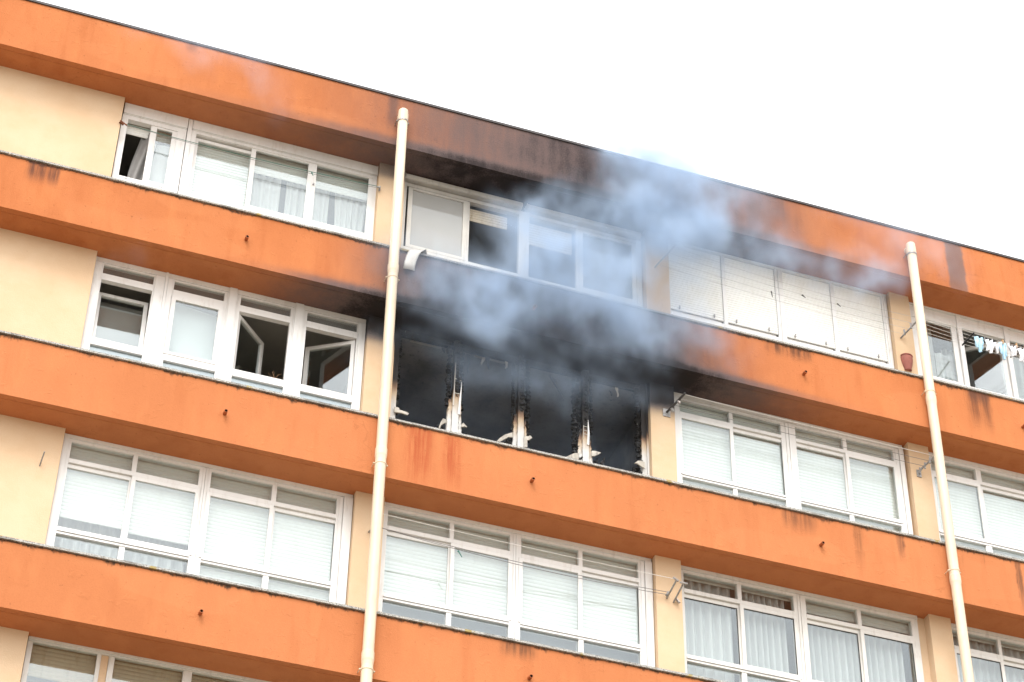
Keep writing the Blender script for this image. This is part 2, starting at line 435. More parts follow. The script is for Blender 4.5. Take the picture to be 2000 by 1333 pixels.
# ------------------------------------------------------------------ mesh helpers
class MB:
    def __init__(s): s.v = []; s.f = []; s.mi = []
    def box(s, x0, x1, y0, y1, z0, z1, mi=0):
        b = len(s.v)
        s.v += [(x0, y0, z0), (x1, y0, z0), (x1, y1, z0), (x0, y1, z0), (x0, y0, z1), (x1, y0, z1), (x1, y1, z1), (x0, y1, z1)]
        for q in ((0, 3, 2, 1), (4, 5, 6, 7), (0, 1, 5, 4), (1, 2, 6, 5), (2, 3, 7, 6), (3, 0, 4, 7)):
            s.f.append(tuple(b + i for i in q)); s.mi.append(mi)
        return s
    def prism(s, prof, x0, x1, mi=0):
        """prof: closed (y,z) outline, extruded along x"""
        b = len(s.v); k = len(prof)
        s.v += [(x0, y, z) for y, z in prof] + [(x1, y, z) for y, z in prof]
        for i in range(k):
            j = (i + 1) % k
            s.f.append((b + i, b + j, b + k + j, b + k + i)); s.mi.append(mi)
        s.f.append(tuple(b + i for i in reversed(range(k)))); s.mi.append(mi)
        s.f.append(tuple(b + k + i for i in range(k))); s.mi.append(mi)
        return s
    def tube(s, pts, r, n=8, mi=0, caps=True):
        pts = [Vector(p) for p in pts]
        rs = r if isinstance(r, (list, tuple)) else [r] * len(pts)
        b = len(s.v); t0 = None
        for i, p in enumerate(pts):
            t = (pts[min(i + 1, len(pts) - 1)] - pts[max(i - 1, 0)])
            t = t.normalized() if t.length > 1e-9 else Vector((0, 0, 1))
            a = t.cross(Vector((0, 0, 1)))
            if a.length < 1e-3: a = Vector((1, 0, 0))
            a.normalize(); c = t.cross(a)
            for k in range(n):
                w = 2 * math.pi * k / n
                s.v.append(tuple(p + (a * math.cos(w) + c * math.sin(w)) * rs[i]))
        for i in range(len(pts) - 1):
            for k in range(n):
                k2 = (k + 1) % n
                s.f.append((b + i * n + k, b + i * n + k2, b + (i + 1) * n + k2, b + (i + 1) * n + k)); s.mi.append(mi)
        if caps:
            s.f.append(tuple(b + k for k in reversed(range(n)))); s.mi.append(mi)
            e = b + (len(pts) - 1) * n
            s.f.append(tuple(e + k for k in range(n))); s.mi.append(mi)
        return s
    def grid(s, P, mi=0):
        """P: rows of points"""
        b = len(s.v); w = len(P[0])
        for row in P: s.v += [tuple(q) for q in row]
        for i in range(len(P) - 1):
            for j in range(w - 1):
                s.f.append((b + i * w + j, b + i * w + j + 1, b + (i + 1) * w + j + 1, b + (i + 1) * w + j)); s.mi.append(mi)
        return s

def world_loc(o):
    p = Vector((0, 0, 0))
    while o is not None:
        p += o.location; o = o.parent
    return p

def obj(name, mb, mats, parent=None, smooth=False, uv=None, at=None):
    """one mesh object; vertices are given in world coordinates"""
    me = bpy.data.meshes.new(name)
    base = world_loc(parent) if parent is not None else Vector((0, 0, 0))
    org = Vector(at) if at is not None else base
    me.from_pydata([(v[0] - org.x, v[1] - org.y, v[2] - org.z) for v in mb.v], [], mb.f)
    mats = mats if isinstance(mats, list) else [mats]
    for mm in mats: me.materials.append(mm)
    if len(mats) > 1: me.polygons.foreach_set('material_index', mb.mi)
    if smooth: me.polygons.foreach_set('use_smooth', [True] * len(me.polygons))
    if uv is not None:
        l = me.uv_layers.new(name='facade')
        vi = np.empty(len(me.loops), dtype=np.int32); me.loops.foreach_get('vertex_index', vi)
        va = np.array([uv(*v) for v in mb.v], dtype=np.float32)
        l.data.foreach_set('uv', va[vi].ravel())
    me.update()
    o = bpy.data.objects.new(name, me)
    COL.objects.link(o)
    if parent is not None:
        o.parent = parent
    o.location = org - base
    return o

def thing(name, label, cat, loc, group=None):
    o = bpy.data.objects.new(name, None)
    o.empty_display_size = 0.2
    o.location = loc
    COL.objects.link(o)
    o['label'] = label; o['category'] = cat
    if group: o['group'] = group
    return o

def tag(o, label, cat, group=None):
    o['label'] = label; o['category'] = cat
    if group: o['group'] = group
    return o

# ------------------------------------------------------------------ ground
g = MB(); g.grid([[(-400, -400, GROUND), (400, -400, GROUND)], [(-400, 400, GROUND), (400, 400, GROUND)]])
go = obj('ground', g, mat_ground()); go['kind'] = 'structure'

# ------------------------------------------------------------------ the building
XL, XR = -9.0, 27.0
BLD = thing('apartment_building', 'orange and cream apartment block with white windows and one burnt-out window', 'building', P0)

for i in range(7):
    # band: front face, underside with a drip groove near the front edge
    s_, t_ = S[i], T[i]
    mb = MB()
    prof = [(YF, s_), (YF + 0.085, s_), (YF + 0.088, s_ + 0.006), (YF + 0.096, s_ + 0.006), (YF + 0.099, s_), (0.30, s_), (0.30, t_), (YF, t_)]
    mb.prism(prof, XL, XR)
    ob = obj('parapet_band', mb, MB_ORANGE[min(i, 3)], BLD, uv=lambda x, y, z, t_=t_: (x, (t_ - z)))
    if i == 0:
        mb = MB(); mb.prism([(YF - 0.02, t_ - 0.018), (0.6, t_ - 0.0), (0.6, t_ + 0.03), (YF - 0.02, t_ + 0.022)], XL - 0.02, XR + 0.02)
        obj('roof_edge', mb, M_EDGE, ob)
        mb = MB(); mb.box(XL, XR, 0.30, 9.0, t_ - 0.3, t_ - 0.05)
        obj('roof', mb, M_EDGE, BLD)
    else:
        mb = MB()
        x = XL
        rr = random.Random(i)
        while x < XR:      # coping stones laid end to end
            x2 = min(XR, x + 1.35)
            dz = rr.uniform(-0.002, 0.002)
            mb.box(x + 0.002, x2 - 0.002, YF - 0.028, 0.09, t_ + 0.001, t_ + 0.030 + dz)
            x = x2
        obj('coping', mb, M_STONE, ob)

BAYS = {'A': (1.82, 5.50), 'B': (5.88, 9.56), 'C': (9.93, 13.55), 'D': (13.89, 17.58)}
PIERS = [(5.497, 5.878), (9.562, 9.925), (13.553, 13.882), (17.60, 17.95)]

for r in range(4):
    zt, zb = S[r], T[r + 1]
    mb = MB().box(XL, 1.815, 0, 0.30, zb, zt)
    obj('wall', mb, M_CREAM, BLD)
    for a, b in PIERS:
        mb = MB().box(a, b, 0.0, 0.30, zb, zt)
        if a > 13 and r >= 1: mb.box(a - 0.12, a, 0.135, 0.30, zb, zt)
        obj('pier', mb, M_CREAM, BLD)
    obj('wall', MB().box(17.95, XR, 0, 0.30, zb, zt), M_CREAM, BLD)
for r in range(4, 7):
    obj('wall', MB().box(XL, XR, 0.05, 0.30, T[r + 1] if r < 6 else GROUND, S[r]), M_CREAM, BLD)

# rooms behind the windows: one shell per flat
for r in range(4):
    zt, zb = S[r], S[r + 1] + 0.22
    for k, (bay, (a, b)) in enumerate(BAYS.items()):
        burnt = (r == 1 and bay == 'B')
        mt = M_BURNTROOM if burnt else M_ROOM
        x0, x1 = a - 0.14, b + 0.14
        y0, y1 = 0.302, 4.6
        mb = MB()
        mb.box(x0, x1, y1, y1 + 0.1, zb, zt)                 # back
        mb.box(x0 - 0.02, x0, y0, y1, zb, zt); mb.box(x1, x1 + 0.02, y0, y1, zb, zt)
        mb.box(x0, x1, y0, y1, zb - 0.04, zb)
        mb.box(x0, x1, y0, y1, zt + 0.002, zt + 0.05)
        o = obj('room', mb, mt, BLD)
        if burnt: o['label'] = 'soot-blackened room behind the burnt-out window'
mb = MB(); mb.box(XL, XR, 8.9, 9.0, GROUND, T[0]); mb.box(XL, XL + 0.1, 0.3, 8.9, GROUND, T[0]); mb.box(XR - 0.1, XR, 0.3, 8.9, GROUND, T[0])
obj('rear_wall', mb, M_CREAM, BLD)

# drain spouts through the bands
def spout(x, z):
    mb = MB()
    p = [(x, YF + 0.03, z), (x, YF - 0.085, z - 0.012)]
    n = 12; base = 0
    rings = [(0, 0.024), (1, 0.024), (1, 0.018)]
    for q, rad in rings:
        for k in range(n):
            w = 2 * math.pi * k / n
            mb.v.append((p[q][0] + rad * math.cos(w), p[q][1], p[q][2] + rad * math.sin(w)))
    for i in range(n):                                     # inner end, sunk back
        w = 2 * math.pi * i / n
        mb.v.append((x + 0.018 * math.cos(w), YF - 0.02, z - 0.005 + 0.018 * math.sin(w)))
    for q in range(3):
        for k in range(n):
            k2 = (k + 1) % n
            mb.f.append((q * n + k, q * n + k2, (q + 1) * n + k2, (q + 1) * n + k)); mb.mi.append(0 if q < 2 else 1)
    mb.f.append(tuple(3 * n + k for k in range(n))); mb.mi.append(1)
    obj('drain_spout', mb, [M_SPOUT, M_DARK], BLD, smooth=False)
for i in (1, 2, 3):
    for x, dx in ((3.655, 0), (7.69, 0.02), (11.75, 0.0), (15.25, 0)):
        spout(x + (0.03 if i == 2 and x > 11 and x < 12 else 0), T[i] - 0.462)

# ------------------------------------------------------------------ window parts
def shutter(parent, x0, x1, z0, z1, y, mat=None, pitch=0.052, label=None, seed=0):
    """roller shutter: curved slats with grooves between, hanging from z1 down to z0"""
    rr = random.Random(seed + int(x0 * 100) + int(z1 * 10))
    n = max(1, int(round((z1 - z0) / pitch)))
    p = (z1 - z0) / n
    P = []
    for k in range(n):
        zb = z0 + k * p
        j = rr.uniform(-0.0006, 0.0006)
        P += [(y + 0.005, zb + 0.001), (y + 0.002, zb + 0.005), (y - 0.003 + j, zb + p * 0.35), (y - 0.003 + j, zb + p * 0.65), (y + 0.003, zb + p - 0.003), (y + 0.005, zb + p - 0.001)]
    rows = [[(x0, q[0], q[1]), (x1, q[0], q[1])] for q in P]
    mb = MB().grid(rows)
    mb.grid([[(x1, y + 0.012, z0), (x0, y + 0.012, z0)], [(x1, y + 0.012, z1), (x0, y + 0.012, z1)]])
    mb.grid([[(x0, y + 0.005, z0), (x1, y + 0.005, z0)], [(x0, y + 0.012, z0), (x1, y + 0.012, z0)]])
    o = obj('shutter', mb, mat or M_SLAT, parent)
    if label: o['label'] = label
    return o

def pane(parent, x0, x1, z0, z1, y, mat=None):
    return obj('pane', MB().box(x0, x1, y, y + 0.004, z0, z1), mat or M_GLASS, parent)

def sash(parent, x0, x1, z0, z1, y, st=0.05, top=None, bot=None, mat=None, d=0.035, gl=None, gasket=False):
    """sash frame with its pane; returns the sash"""
    top = st if top is None else top; bot = st if bot is None else bot
    mb = MB()
    mb.box(x0, x0 + st, y, y + d, z0, z1); mb.box(x1 - st, x1, y, y + d, z0, z1)
    mb.box(x0 + st, x1 - st, y, y + d, z1 - top, z1); mb.box(x0 + st, x1 - st, y, y + d, z0, z0 + bot)
    o = obj('sash', mb, mat or M_PVC, parent)
    pane(parent, x0 + st, x1 - st, z0 + bot, z1 - top, y + 0.016, gl)
    if gasket:
        w = 0.009; a, b, c_, d_ = x0 + st, x1 - st, z0 + bot, z1 - top
        g_ = MB(); yy = y + 0.010
        g_.box(a, b, yy, yy + 0.005, d_ - w, d_); g_.box(b - w, b, yy, yy + 0.005, c_, d_ - w); 
        obj('gasket', g_, M_GASKET, parent)
    return o

def curtain(parent, x0, x1, z0, z1, y, folds=9, amp=0.03, mat=None, seed=1, gather=0.0, flare=0.0, name='curtain'):
    rr = random.Random(seed)
    ph = [rr.uniform(0, 6.28) for _ in range(4)]
    nx = max(24, int(folds * 16)); nz = 8
    rows = []
    for j in range(nz + 1):
        t = j / nz
        row = []
        for i in range(nx + 1):
            s = i / nx
            w = 2 * math.pi * folds * s
            q_ = math.sin(w + 0.5 * math.sin(w * 0.23 + ph[0]))
            yy = y + amp * (0.55 + 0.45 * t) * (1.6 * (abs(q_) ** 0.8) * (1 if q_ > 0 else -1) + 0.25 * math.sin(w * 0.41 + ph[1]))
            xx = x0 + (x1 - x0) * s + flare * t * (s - 0.5)
            row.append((xx, yy, z1 + (z0 - z1) * t))
        rows.append(row)
    return obj(name, MB().grid(rows), mat or M_CURTAIN, parent, smooth=True)

def grid_window(label, xs, s_, tz, cfg, mat=None, yw=YW, seed=0):
    """ribbon window of two-light halves: top lights, transom, sliding sashes, rail and low lights.
    xs = [jamb0, a0,a1, b0,b1, (post) c0,c1, d0,d1, jamb1]; heights are measured down from the soffit s_"""
    mat = mat or M_PVC
    j0, j1 = xs[0], xs[-1]
    L = [(xs[i], xs[i + 1]) for i in range(1, len(xs) - 1, 2)]
    zt1, zt0 = s_ - cfg['t1'], s_ - cfg['t0']            # top light glass
    zg1, zg0 = s_ - cfg['g1'], s_ - cfg['g0']            # main glass
    zr1, zr0 = s_ - cfg['r1'], s_ - cfg['r0']            # rail below the sashes
    zb = tz + 0.031
    d = 0.09
    mb = MB()
    mb.box(j0, j1, yw - 0.012, yw + d, zt1 + 0.042, s_ - 0.002)            # head
    mb.box(j0, j1, yw, yw + d, zt1, zt1 + 0.040)
    mb.box(j0, L[0][0], yw, yw + d, zb, zt1); mb.box(L[-1][1], j1, yw, yw + d, zb, zt1)
    if j1 - L[-1][1] > 0.12:                                                # broad cover strip beside the pier
        mb.box(L[-1][1] + 0.085, j1 + 0.001, yw - 0.03, yw - 0.001, zb, zt1 + 0.03)
        mb.box(L[-1][1] + 0.03, L[-1][1] + 0.075, yw - 0.012, yw - 0.001, zb, zt1 + 0.03)
    if L[0][0] - j0 > 0.085:
        mb.box(j0 + 0.0, j0 + 0.06, yw - 0.022, yw - 0.001, zb, zt1 + 0.06)
    for k in range(len(L) - 1):
        a, b = L[k][1], L[k + 1][0]
        if b - a > 0.1:       # post: two frames coupled by a cover strip
            mb.box(a, b, yw, yw + d, zb, zt1)
            q = (b - a)
            mb.box(a + 0.3 * q, a + 0.47 * q, yw - 0.012, yw - 0.001, zb, zt1 + 0.03)
            mb.box(a + 0.53 * q, a + 0.70 * q, yw - 0.012, yw - 0.001, zb, zt1 + 0.03)
        else:
            mb.box(a + 0.006, b - 0.006, yw + 0.004, yw + d, zt0, zt1)
            mb.box(a, b, yw + 0.004, yw + d, zb, zr0)
    # transom and lower rail, broken at the posts
    segs = []; x = L[0][0]
    for k in range(len(L)):
        if k == len(L) - 1 or L[k + 1][0] - L[k][1] > 0.1:
            segs.append((x, L[k][1]))
            if k < len(L) - 1: x = L[k + 1][0]
    for a, b in segs:
        mb.box(a, b, yw - 0.006, yw + d, zg1 + 0.062, zt0)
        mb.box(a, b, yw - 0.004, yw + d, zr0, zr0 + 0.028)
        mb.box(a, b, yw - 0.016, yw + d, zr0 + 0.034, zr1)
    W = obj('window', mb, mat, BLD)
    W['label'] = label
    gl = cfg.get('glass')
    for k, (a, b) in enumerate(L):
        pane(W, a, b, zt0, zt1, yw + 0.030, gl)
        # neighbours in a half slide past each other: alternate depth
        first = (k in cfg.get('front', (1, 2)))
        yy = yw + (0.002 if first else 0.040)
        l_ov = 0.0; st = 0.05
        x0 = a - (0.045 if k > 0 and a - L[k - 1][1] < 0.1 else 0.03)
        x1 = b + (0.045 if k < len(L) - 1 and L[k + 1][0] - b < 0.1 else 0.03)
        if first:
            sash(W, x0, x1, zr1, zg1 + (0.058 if first else 0.06), yw - 0.010, st, 0.055, max(0.02, zg0 - zr1), mat, 0.03, gl, cfg.get('gasket', False))
        else:
            sash(W, max(x0, a - 0.03), min(x1, b + 0.03), zr1, zg1 + 0.058, yw + 0.026, 0.03, 0.055, max(0.02, zg0 - zr1), mat, 0.03, gl, cfg.get('gasket', False))
        pane(W, a, b, zb, zr0, yw + 0.030, gl)
    return W, L, (zt1, zt0, zg1, zg0, zr1, zr0, zb)

# ---- third row (two floors under the roof) and the row below
R3 = dict(t1=0.096, t0=0.345, g1=0.465, g0=1.32, r1=1.372, r0=1.437)
R2C = dict(t1=0.110, t0=0.318, g1=0.43, g0=1.335, r1=1.385, r0=1.43)
XA3 = [1.825, 1.927, 2.687, 2.755, 3.525, 3.674, 4.448, 4.520, 5.290, 5.487]
XB3 = [5.895, 5.960, 6.782, 6.848, 7.598, 7.750, 8.532, 8.598, 9.368, 9.550]
XC3 = [9.940, 10.005, 10.770, 10.840, 11.590, 11.765, 12.520, 12.588, 13.335, 13.430]
XD3 = [13.895, 13.955, 14.645, 14.705, 15.46, 15.62, 16.38, 16.45, 17.2, 17.58]

W, L, Z = grid_window('four-light white window between the plain cream wall and the left downpipe, two storeys below the roof', XA3, S[2], T[3], dict(R3, front=(1, 2)))
zt1, zt0, zg1, zg0, zr1, zr0, zb = Z
for k, (a, b) in enumerate(L):
    low = (14.965, 14.930, 14.30, 14.30)[k]
    shutter(W, a - 0.04, b + 0.04, low, S[2] - 0.02, YW + 0.105, seed=k)
curtain(W, 1.93, 3.53, 13.9, 15.4, 0.40, 11, 0.028, seed=3)
curtain(W, 3.68, 5.29, 13.9, 15.4, 0.40, 11, 0.028, seed=4)

W, L, Z = grid_window('four-light white window below the burnt-out one, crossed by sagging dark wires', XB3, S[2], T[3], dict(R3, front=(1, 2)))
for k, (a, b) in enumerate(L):
    shutter(W, a - 0.04, b + 0.04, (14.70, 14.69, 14.70, 14.69)[k], S[2] - 0.02, YW + 0.105, pitch=0.056, seed=k + 9)
mb = MB().box(5.9, 9.5, 0.42, 0.43, 14.0, 15.2)
o = obj('inner_blind', mb, M_PANEL, W)  # added sheet, its colour standing in for sky mirrored in the low lights

W, L, Z = grid_window('four-light window with pleated white curtains beside the right downpipe, lowest full row', XC3, S[2], T[3], dict(R3, front=(1, 3), gasket=True), M_ALU)
for k, (a, b) in enumerate(L):
    shutter(W, a - 0.03, b + 0.03, (15.985, 15.985, 15.86, 15.86)[k], S[2] + 0.05, YW + 0.12, seed=k + 20, pitch=0.06)
for k, (a, b) in enumerate(((9.96, 10.77), (10.83, 11.55), (11.74, 12.55), (12.57, 13.27))):
    curtain(W, a, b, 14.0, 16.06, 0.30, (6.3, 8.2, 8.6, 7.1)[k], 0.036, seed=30 + k)

W, L, Z = grid_window('window with white curtains right of the right downpipe, lowest full row', XD3, S[2], T[3], dict(R3, front=(0, 3), gasket=True), M_ALU)
for k, (a, b) in enumerate(L):
    shutter(W, a - 0.03, b + 0.03, 15.985, S[2] + 0.05, YW + 0.12, seed=k + 40, pitch=0.06)
curtain(W, 13.93, 15.5, 14.0, 16.06, 0.30, 15, 0.026, seed=51)
curtain(W, 15.6, 17.2, 14.0, 16.06, 0.30, 15, 0.026, seed=52)

# ---- second row, right of the fire
XC2 = [9.958, 10.050, 10.805, 10.868, 11.600, 11.822, 12.565, 12.632, 13.365, 13.515]
W, L, Z = grid_window('four-light white window with lowered shutters directly right of the burnt-out window', XC2, S[1], T[2], dict(R2C, front=(0, 3)), M_PVC)
for k, (a, b) in enumerate(L):
    shutter(W, a - 0.03, b + 0.03, 17.2, S[1] + 0.03, YW + 0.10, seed=k + 60, pitch=0.053)
XD2 = [13.90, 13.965, 14.675, 14.790, 15.55, 15.70, 16.45, 16.52, 17.3, 17.58]
XD2 = [13.90, 13.965, 14.690, 14.785, 15.55, 15.72, 16.45, 16.52, 17.3, 17.58]
W, L, Z = grid_window('white window with lowered shutters right of the right downpipe, middle row', XD2, S[1], T[2], dict(R2C, front=(0, 2)), M_PVC)
for k, (a, b) in enumerate(L):
    shutter(W, a - 0.03, b + 0.03, 17.2, S[1] + 0.03, YW + 0.10, seed=k + 70, pitch=0.053)

# ---- fourth row: only the tops come into the picture
def simple_light(W, a, b, zt, zb, y=YW, st=0.045):
    sash(W, a, b, zb, zt, y, st)
mb = MB()
zt, zb = S[3], T[4] + 0.032
mb.box(1.83, 5.48, YW - 0.03, YW + 0.06, zt - 0.030, zt - 0.002)
mb.box(1.83, 5.48, YW - 0.005, YW + 0.06, zt - 0.046, zt - 0.032)
mb.box(1.83, 1.89, YW, YW + 0.06, zb, zt - 0.048); mb.box(2.629, 2.675, YW, YW + 0.06, zb, zt - 0.048)
mb.box(2.765, 2.831, YW, YW + 0.06, zb, zt - 0.048); mb.box(3.634, 3.738, YW, YW + 0.06, zb, zt - 0.048)
mb.box(4.50, 4.60, YW, YW + 0.06, zb, zt - 0.048); mb.box(5.38, 5.48, YW, YW + 0.06, zb, zt - 0.048)
mb.box(2.677, 2.763, YW + 0.012, YW + 0.06, zb, zt - 0.048, 1)
W = obj('window', mb, [M_ALU, M_SPOUT if False else M_CREAM], BLD); W['label'] = 'window with beige shutters at the lower left corner of the picture'
for k, (a, b) in enumerate(((1.89, 2.629), (2.831, 3.634), (3.738, 4.50), (4.60, 5.38))):
    pane(W, a, b, zb, zt - 0.048, YW + 0.02)
    shutter(W, a - 0.03, b + 0.03, (12.765, 12.2, 12.2, 12.2)[k], zt + 0.02, YW + 0.085, M_SLATB, seed=80 + k)
    obj('inner_blind', MB().box(a - 0.03, b + 0.03, 0.36, 0.37, 11.3, 12.9), M_PANEL, W)
for XX, nm in ((XB3, 'window under the sagging wires, bottom row'), (XC3, 'window under the pleated curtains, bottom row'), (XD3, 'window right of the right downpipe, bottom row')):
    W, L, Z = grid_window(nm, XX, S[3], T[4], dict(R3, front=(1, 2)))
    for k, (a, b) in enumerate(L):
        shutter(W, a - 0.03, b + 0.03, 11.6, S[3] - 0.02, YW + 0.105, seed=k + 90)

# ---- second row, left: four separate casements with broad posts
s_ = S[1]; zb = T[2] + 0.031
zt1, zt0, zo1, zo0, zr = 18.884, 18.737, 18.634, 17.662, 17.553
units = [(1.825, 1.938, 2.606, 2.748), (2.790, 2.878, 3.554, 3.598), (3.728, 3.775, 4.459, 4.496), (4.640, 4.686, 5.380, 5.490)]
names = ['smoke-darkened casement next to the plain cream wall, its sash tilted inwards', 'closed casement with a pale blind between tilted and open ones',
         'casement open inwards with a plant pot on its sill', 'casement beside the left downpipe, swung inwards from its right side']
posts = [(2.748, 2.790), (3.598, 3.728), (4.496, 4.640)]
OPEN = {}
for k, (j0, a, b, j1) in enumerate(units):
    d = 0.075
    mb = MB()
    mb.box(j0, j1, YW - 0.004, YW + d, zt1 + 0.03, s_ - 0.002)
    mb.box(j0, j1, YW + 0.006, YW + d, zt1, zt1 + 0.027)
    mb.box(j0, a, YW + 0.006, YW + d, zb, zt1); mb.box(b, j1, YW + 0.006, YW + d, zb, zt1)
    mb.box(a, b, YW, YW + d, zo1, zt0)
    mb.box(a, b, YW - 0.004, YW + d, zr, zo0)
    # cover strips on the broad jambs
    if a - j0 > 0.06: mb.box(j0, a - 0.022, YW - 0.012, YW + 0.005, zb, zt1 + 0.02)
    if j1 - b > 0.06: mb.box(b + 0.022, j1, YW - 0.012, YW + 0.005, zb, zt1 + 0.02)
    if k < 3:
        p0, p1 = posts[k]
        q = p1 - p0
        mb.box(p0, p1, YW - 0.006, YW + d, zb, s_ - 0.003)
        mb.box(p0 + 0.12 * q, p1 - 0.12 * q, YW - 0.020, YW - 0.007, zb, s_ - 0.004)
    W = obj('window', mb, M_PVC, BLD); W['label'] = names[k]
    pane(W, a, b, zt0, zt1, YW + 0.03, M_GLASSD)
    pane(W, a, b, zb, zr, YW + 0.03)
    obj('lower_panel', MB().box(a, b, YW + 0.05, YW + 0.06, zb, zr), M_PANEL, W)  # added behind the glass, with the sky reflection put into its colour
    OPEN[k] = W
    w = b - a; h = zo1 - zo0
    if k == 1:
        sash(W, a - 0.008, b - 0.003, zo0 - 0.004, zo1 - 0.006, YW - 0.012, 0.055, 0.062, 0.04)
        bl = MB(); y = 0.30
        bl.v = [(a - 0.05, y, 17.2), (b + 0.05, y, 17.2), (b + 0.05, y, 18.60), (a - 0.05, y, 18.70), (a - 0.05, y + 0.006, 17.2), (b + 0.05, y + 0.006, 17.2), (b + 0.05, y + 0.006, 18.60), (a - 0.05, y + 0.006, 18.70)]
        bl.f = [(0, 1, 2, 3), (7, 6, 5, 4), (0, 4, 5, 1), (1, 5, 6, 2), (2, 6, 7, 3), (3, 7, 4, 0)]; bl.mi = [0] * 6
        obj('inner_blind', bl, M_BLIND, W)
    else:
        # build at the origin, then hang on its hinge
        st, dd = 0.052, 0.05
        m2 = MB()
        m2.box(0, st, 0, dd, 0, h); m2.box(w - st, w, 0, dd, 0, h); m2.box(st, w - st, 0, dd, h - st, h); m2.box(st, w - st, 0, dd, 0, st)
        p2 = MB().box(st, w - st, 0.02, 0.026, st, h - st)
        if k == 0:
            Mx = Matrix.Translation((a, YW + 0.062, zo0 - 0.03)) @ Matrix.Rotation(R(-9.0), 4, 'X')
        elif k == 2:
            Mx = Matrix.Translation((a + 0.004, YW + 0.03, zo0 - 0.012)) @ Matrix.Rotation(R(47), 4, 'Z')
        else:
            Mx = Matrix.Translation((b - 0.012, YW + 0.03, zo0 - 0.012)) @ Matrix.Rotation(R(-33), 4, 'Z') @ Matrix.Translation((-w, 0, 0))
        for q, nm, mt in ((m2, 'sash', M_PVC), (p2, 'pane', M_GLASS)):
            q.v = [tuple(Mx @ Vector(v)) for v in q.v]
            obj(nm, q, mt, W)
        if k == 0:
            obj('inner_blind', MB().box(a - 0.05, b + 0.05, 0.42, 0.43, 17.1, 18.45), M_GREYBLIND, W)

# ---- top row, left
zb = T[1] + 0.031
S1 = S[0]
mb = MB(); d = 0.08
mb.box(1.835, 1.919, YW, YW + d, zb, 21.625); mb.box(2.612, 2.735, YW, YW + d, zb, 21.625)
mb.box(1.919, 2.612, YW, YW + d, 21.552, 21.625); mb.box(1.919, 2.612, YW, YW + d, zb, 20.487)
mb.box(1.919, 2.612, YW - 0.010, YW - 0.001, 20.36, 20.400)
mb.box(2.745, 2.805, YW - 0.015, YW + d, zb, S1 - 0.003)
W = obj('window', mb, M_PVC, BLD); W['label'] = 'narrow sliding window half open with a grey curtain blowing, top row beside the cream wall'
sb = MB(); sb.box(1.84, 2.736, YW - 0.02, YW + d, 21.64, S1 - 0.003); sb.box(1.845, 2.73, YW - 0.008, YW + d, 21.628, 21.638)
obj('shutter_box', sb, M_PVC, W)
sl = MB()
for x in (2.00, 2.48): sl.box(x, x + 0.04, YW - 0.003, YW + 0.01, 20.45, 20.458)
obj('drain_slot', sl, M_GASKET, W)
sash(W, 2.245, 2.630, 20.487, 21.550, YW + 0.012, 0.085, 0.028, 0.04)
shutter(W, 1.90, 2.62, 21.40, 21.66, YW + 0.13, M_SLAT, seed=5)
# curtain drawn aside, blowing out of the open half
rows = []
for j in range(15):
    t = j / 14
    c0 = 2.12 + 0.05 * math.sin(t * 3.4 + 2.2) - 0.03 * t; wd = 0.20 + 0.06 * math.sin(t * 3.0 + 0.4)
    rows.append([(c0 + wd * s, 0.24 + 0.045 * math.sin(s * 9 + t * 1.5), 21.5 - 1.25 * t) for s in [q / 16 for q in range(17)]])
obj('curtain', MB().grid(rows), mat_curtain('grey_curtain', (0.36, 0.35, 0.34)), W, smooth=True)
curtain(W, 2.33, 2.7, 19.9, 21.36, 0.26, 1.5, 0.012, seed=8)

mb = MB()
mb.box(2.808, 2.875, YW, YW + d, zb, 21.645); mb.box(5.44, 5.50, YW, YW + d, zb, 21.645)
mb.box(2.875, 5.44, YW, YW + d, 21.600, 21.645); mb.box(2.875, 5.44, YW + 0.008, YW + d, zb, 20.46)
mb.box(2.875, 5.44, YW - 0.012, YW + 0.006, 20.33, 20.425)
W = obj('window', mb, M_PVC, BLD); W['label'] = 'three-light sliding window with half-lowered shutters, top row left of the left downpipe'
sb = MB(); sb.box(2.81, 5.505, YW - 0.02, YW + d, 21.66, S1 - 0.003); sb.box(2.82, 5.50, YW - 0.006, YW + d, 21.648, 21.658)
obj('shutter_box', sb, M_PVC, W)
sash(W, 2.865, 3.740, 20.445, 21.570, YW + 0.052, 0.058, 0.05, 0.05)
sash(W, 3.672, 4.565, 20.445, 21.635, YW + 0.012, 0.066, 0.055, 0.085)
sash(W, 4.555, 5.450, 20.445, 21.640, YW + 0.010, 0.066, 0.05, 0.090)
for k, (a, b, lo) in enumerate(((2.90, 3.72, 20.3), (3.70, 4.53, 21.27), (4.58, 5.43, 21.27))):
    shutter(W, a, b, lo, 21.70, YW + 0.13, seed=k + 11, pitch=0.05)
curtain(W, 3.70, 4.18, 19.95, 21.35, 0.34, 4, 0.02, seed=61); curtain(W, 4.26, 4.72, 19.95, 21.35, 0.34, 5, 0.02, seed=62)
curtain(W, 4.60, 4.88, 19.95, 21.35, 0.33, 2.5, 0.02, seed=63); curtain(W, 4.96, 5.42, 19.95, 21.35, 0.33, 5, 0.02, seed=64, flare=-0.12)
obj('inner_blind', MB().box(3.70, 5.42, 0.60, 0.61, 19.95, 21.6), M_CURTBLUE, W)
obj('catch', MB().tube([(4.59, YW + 0.012, 21.20), (4.59, YW - 0.012, 21.20)], 0.014, 10), M_STEEL, W)

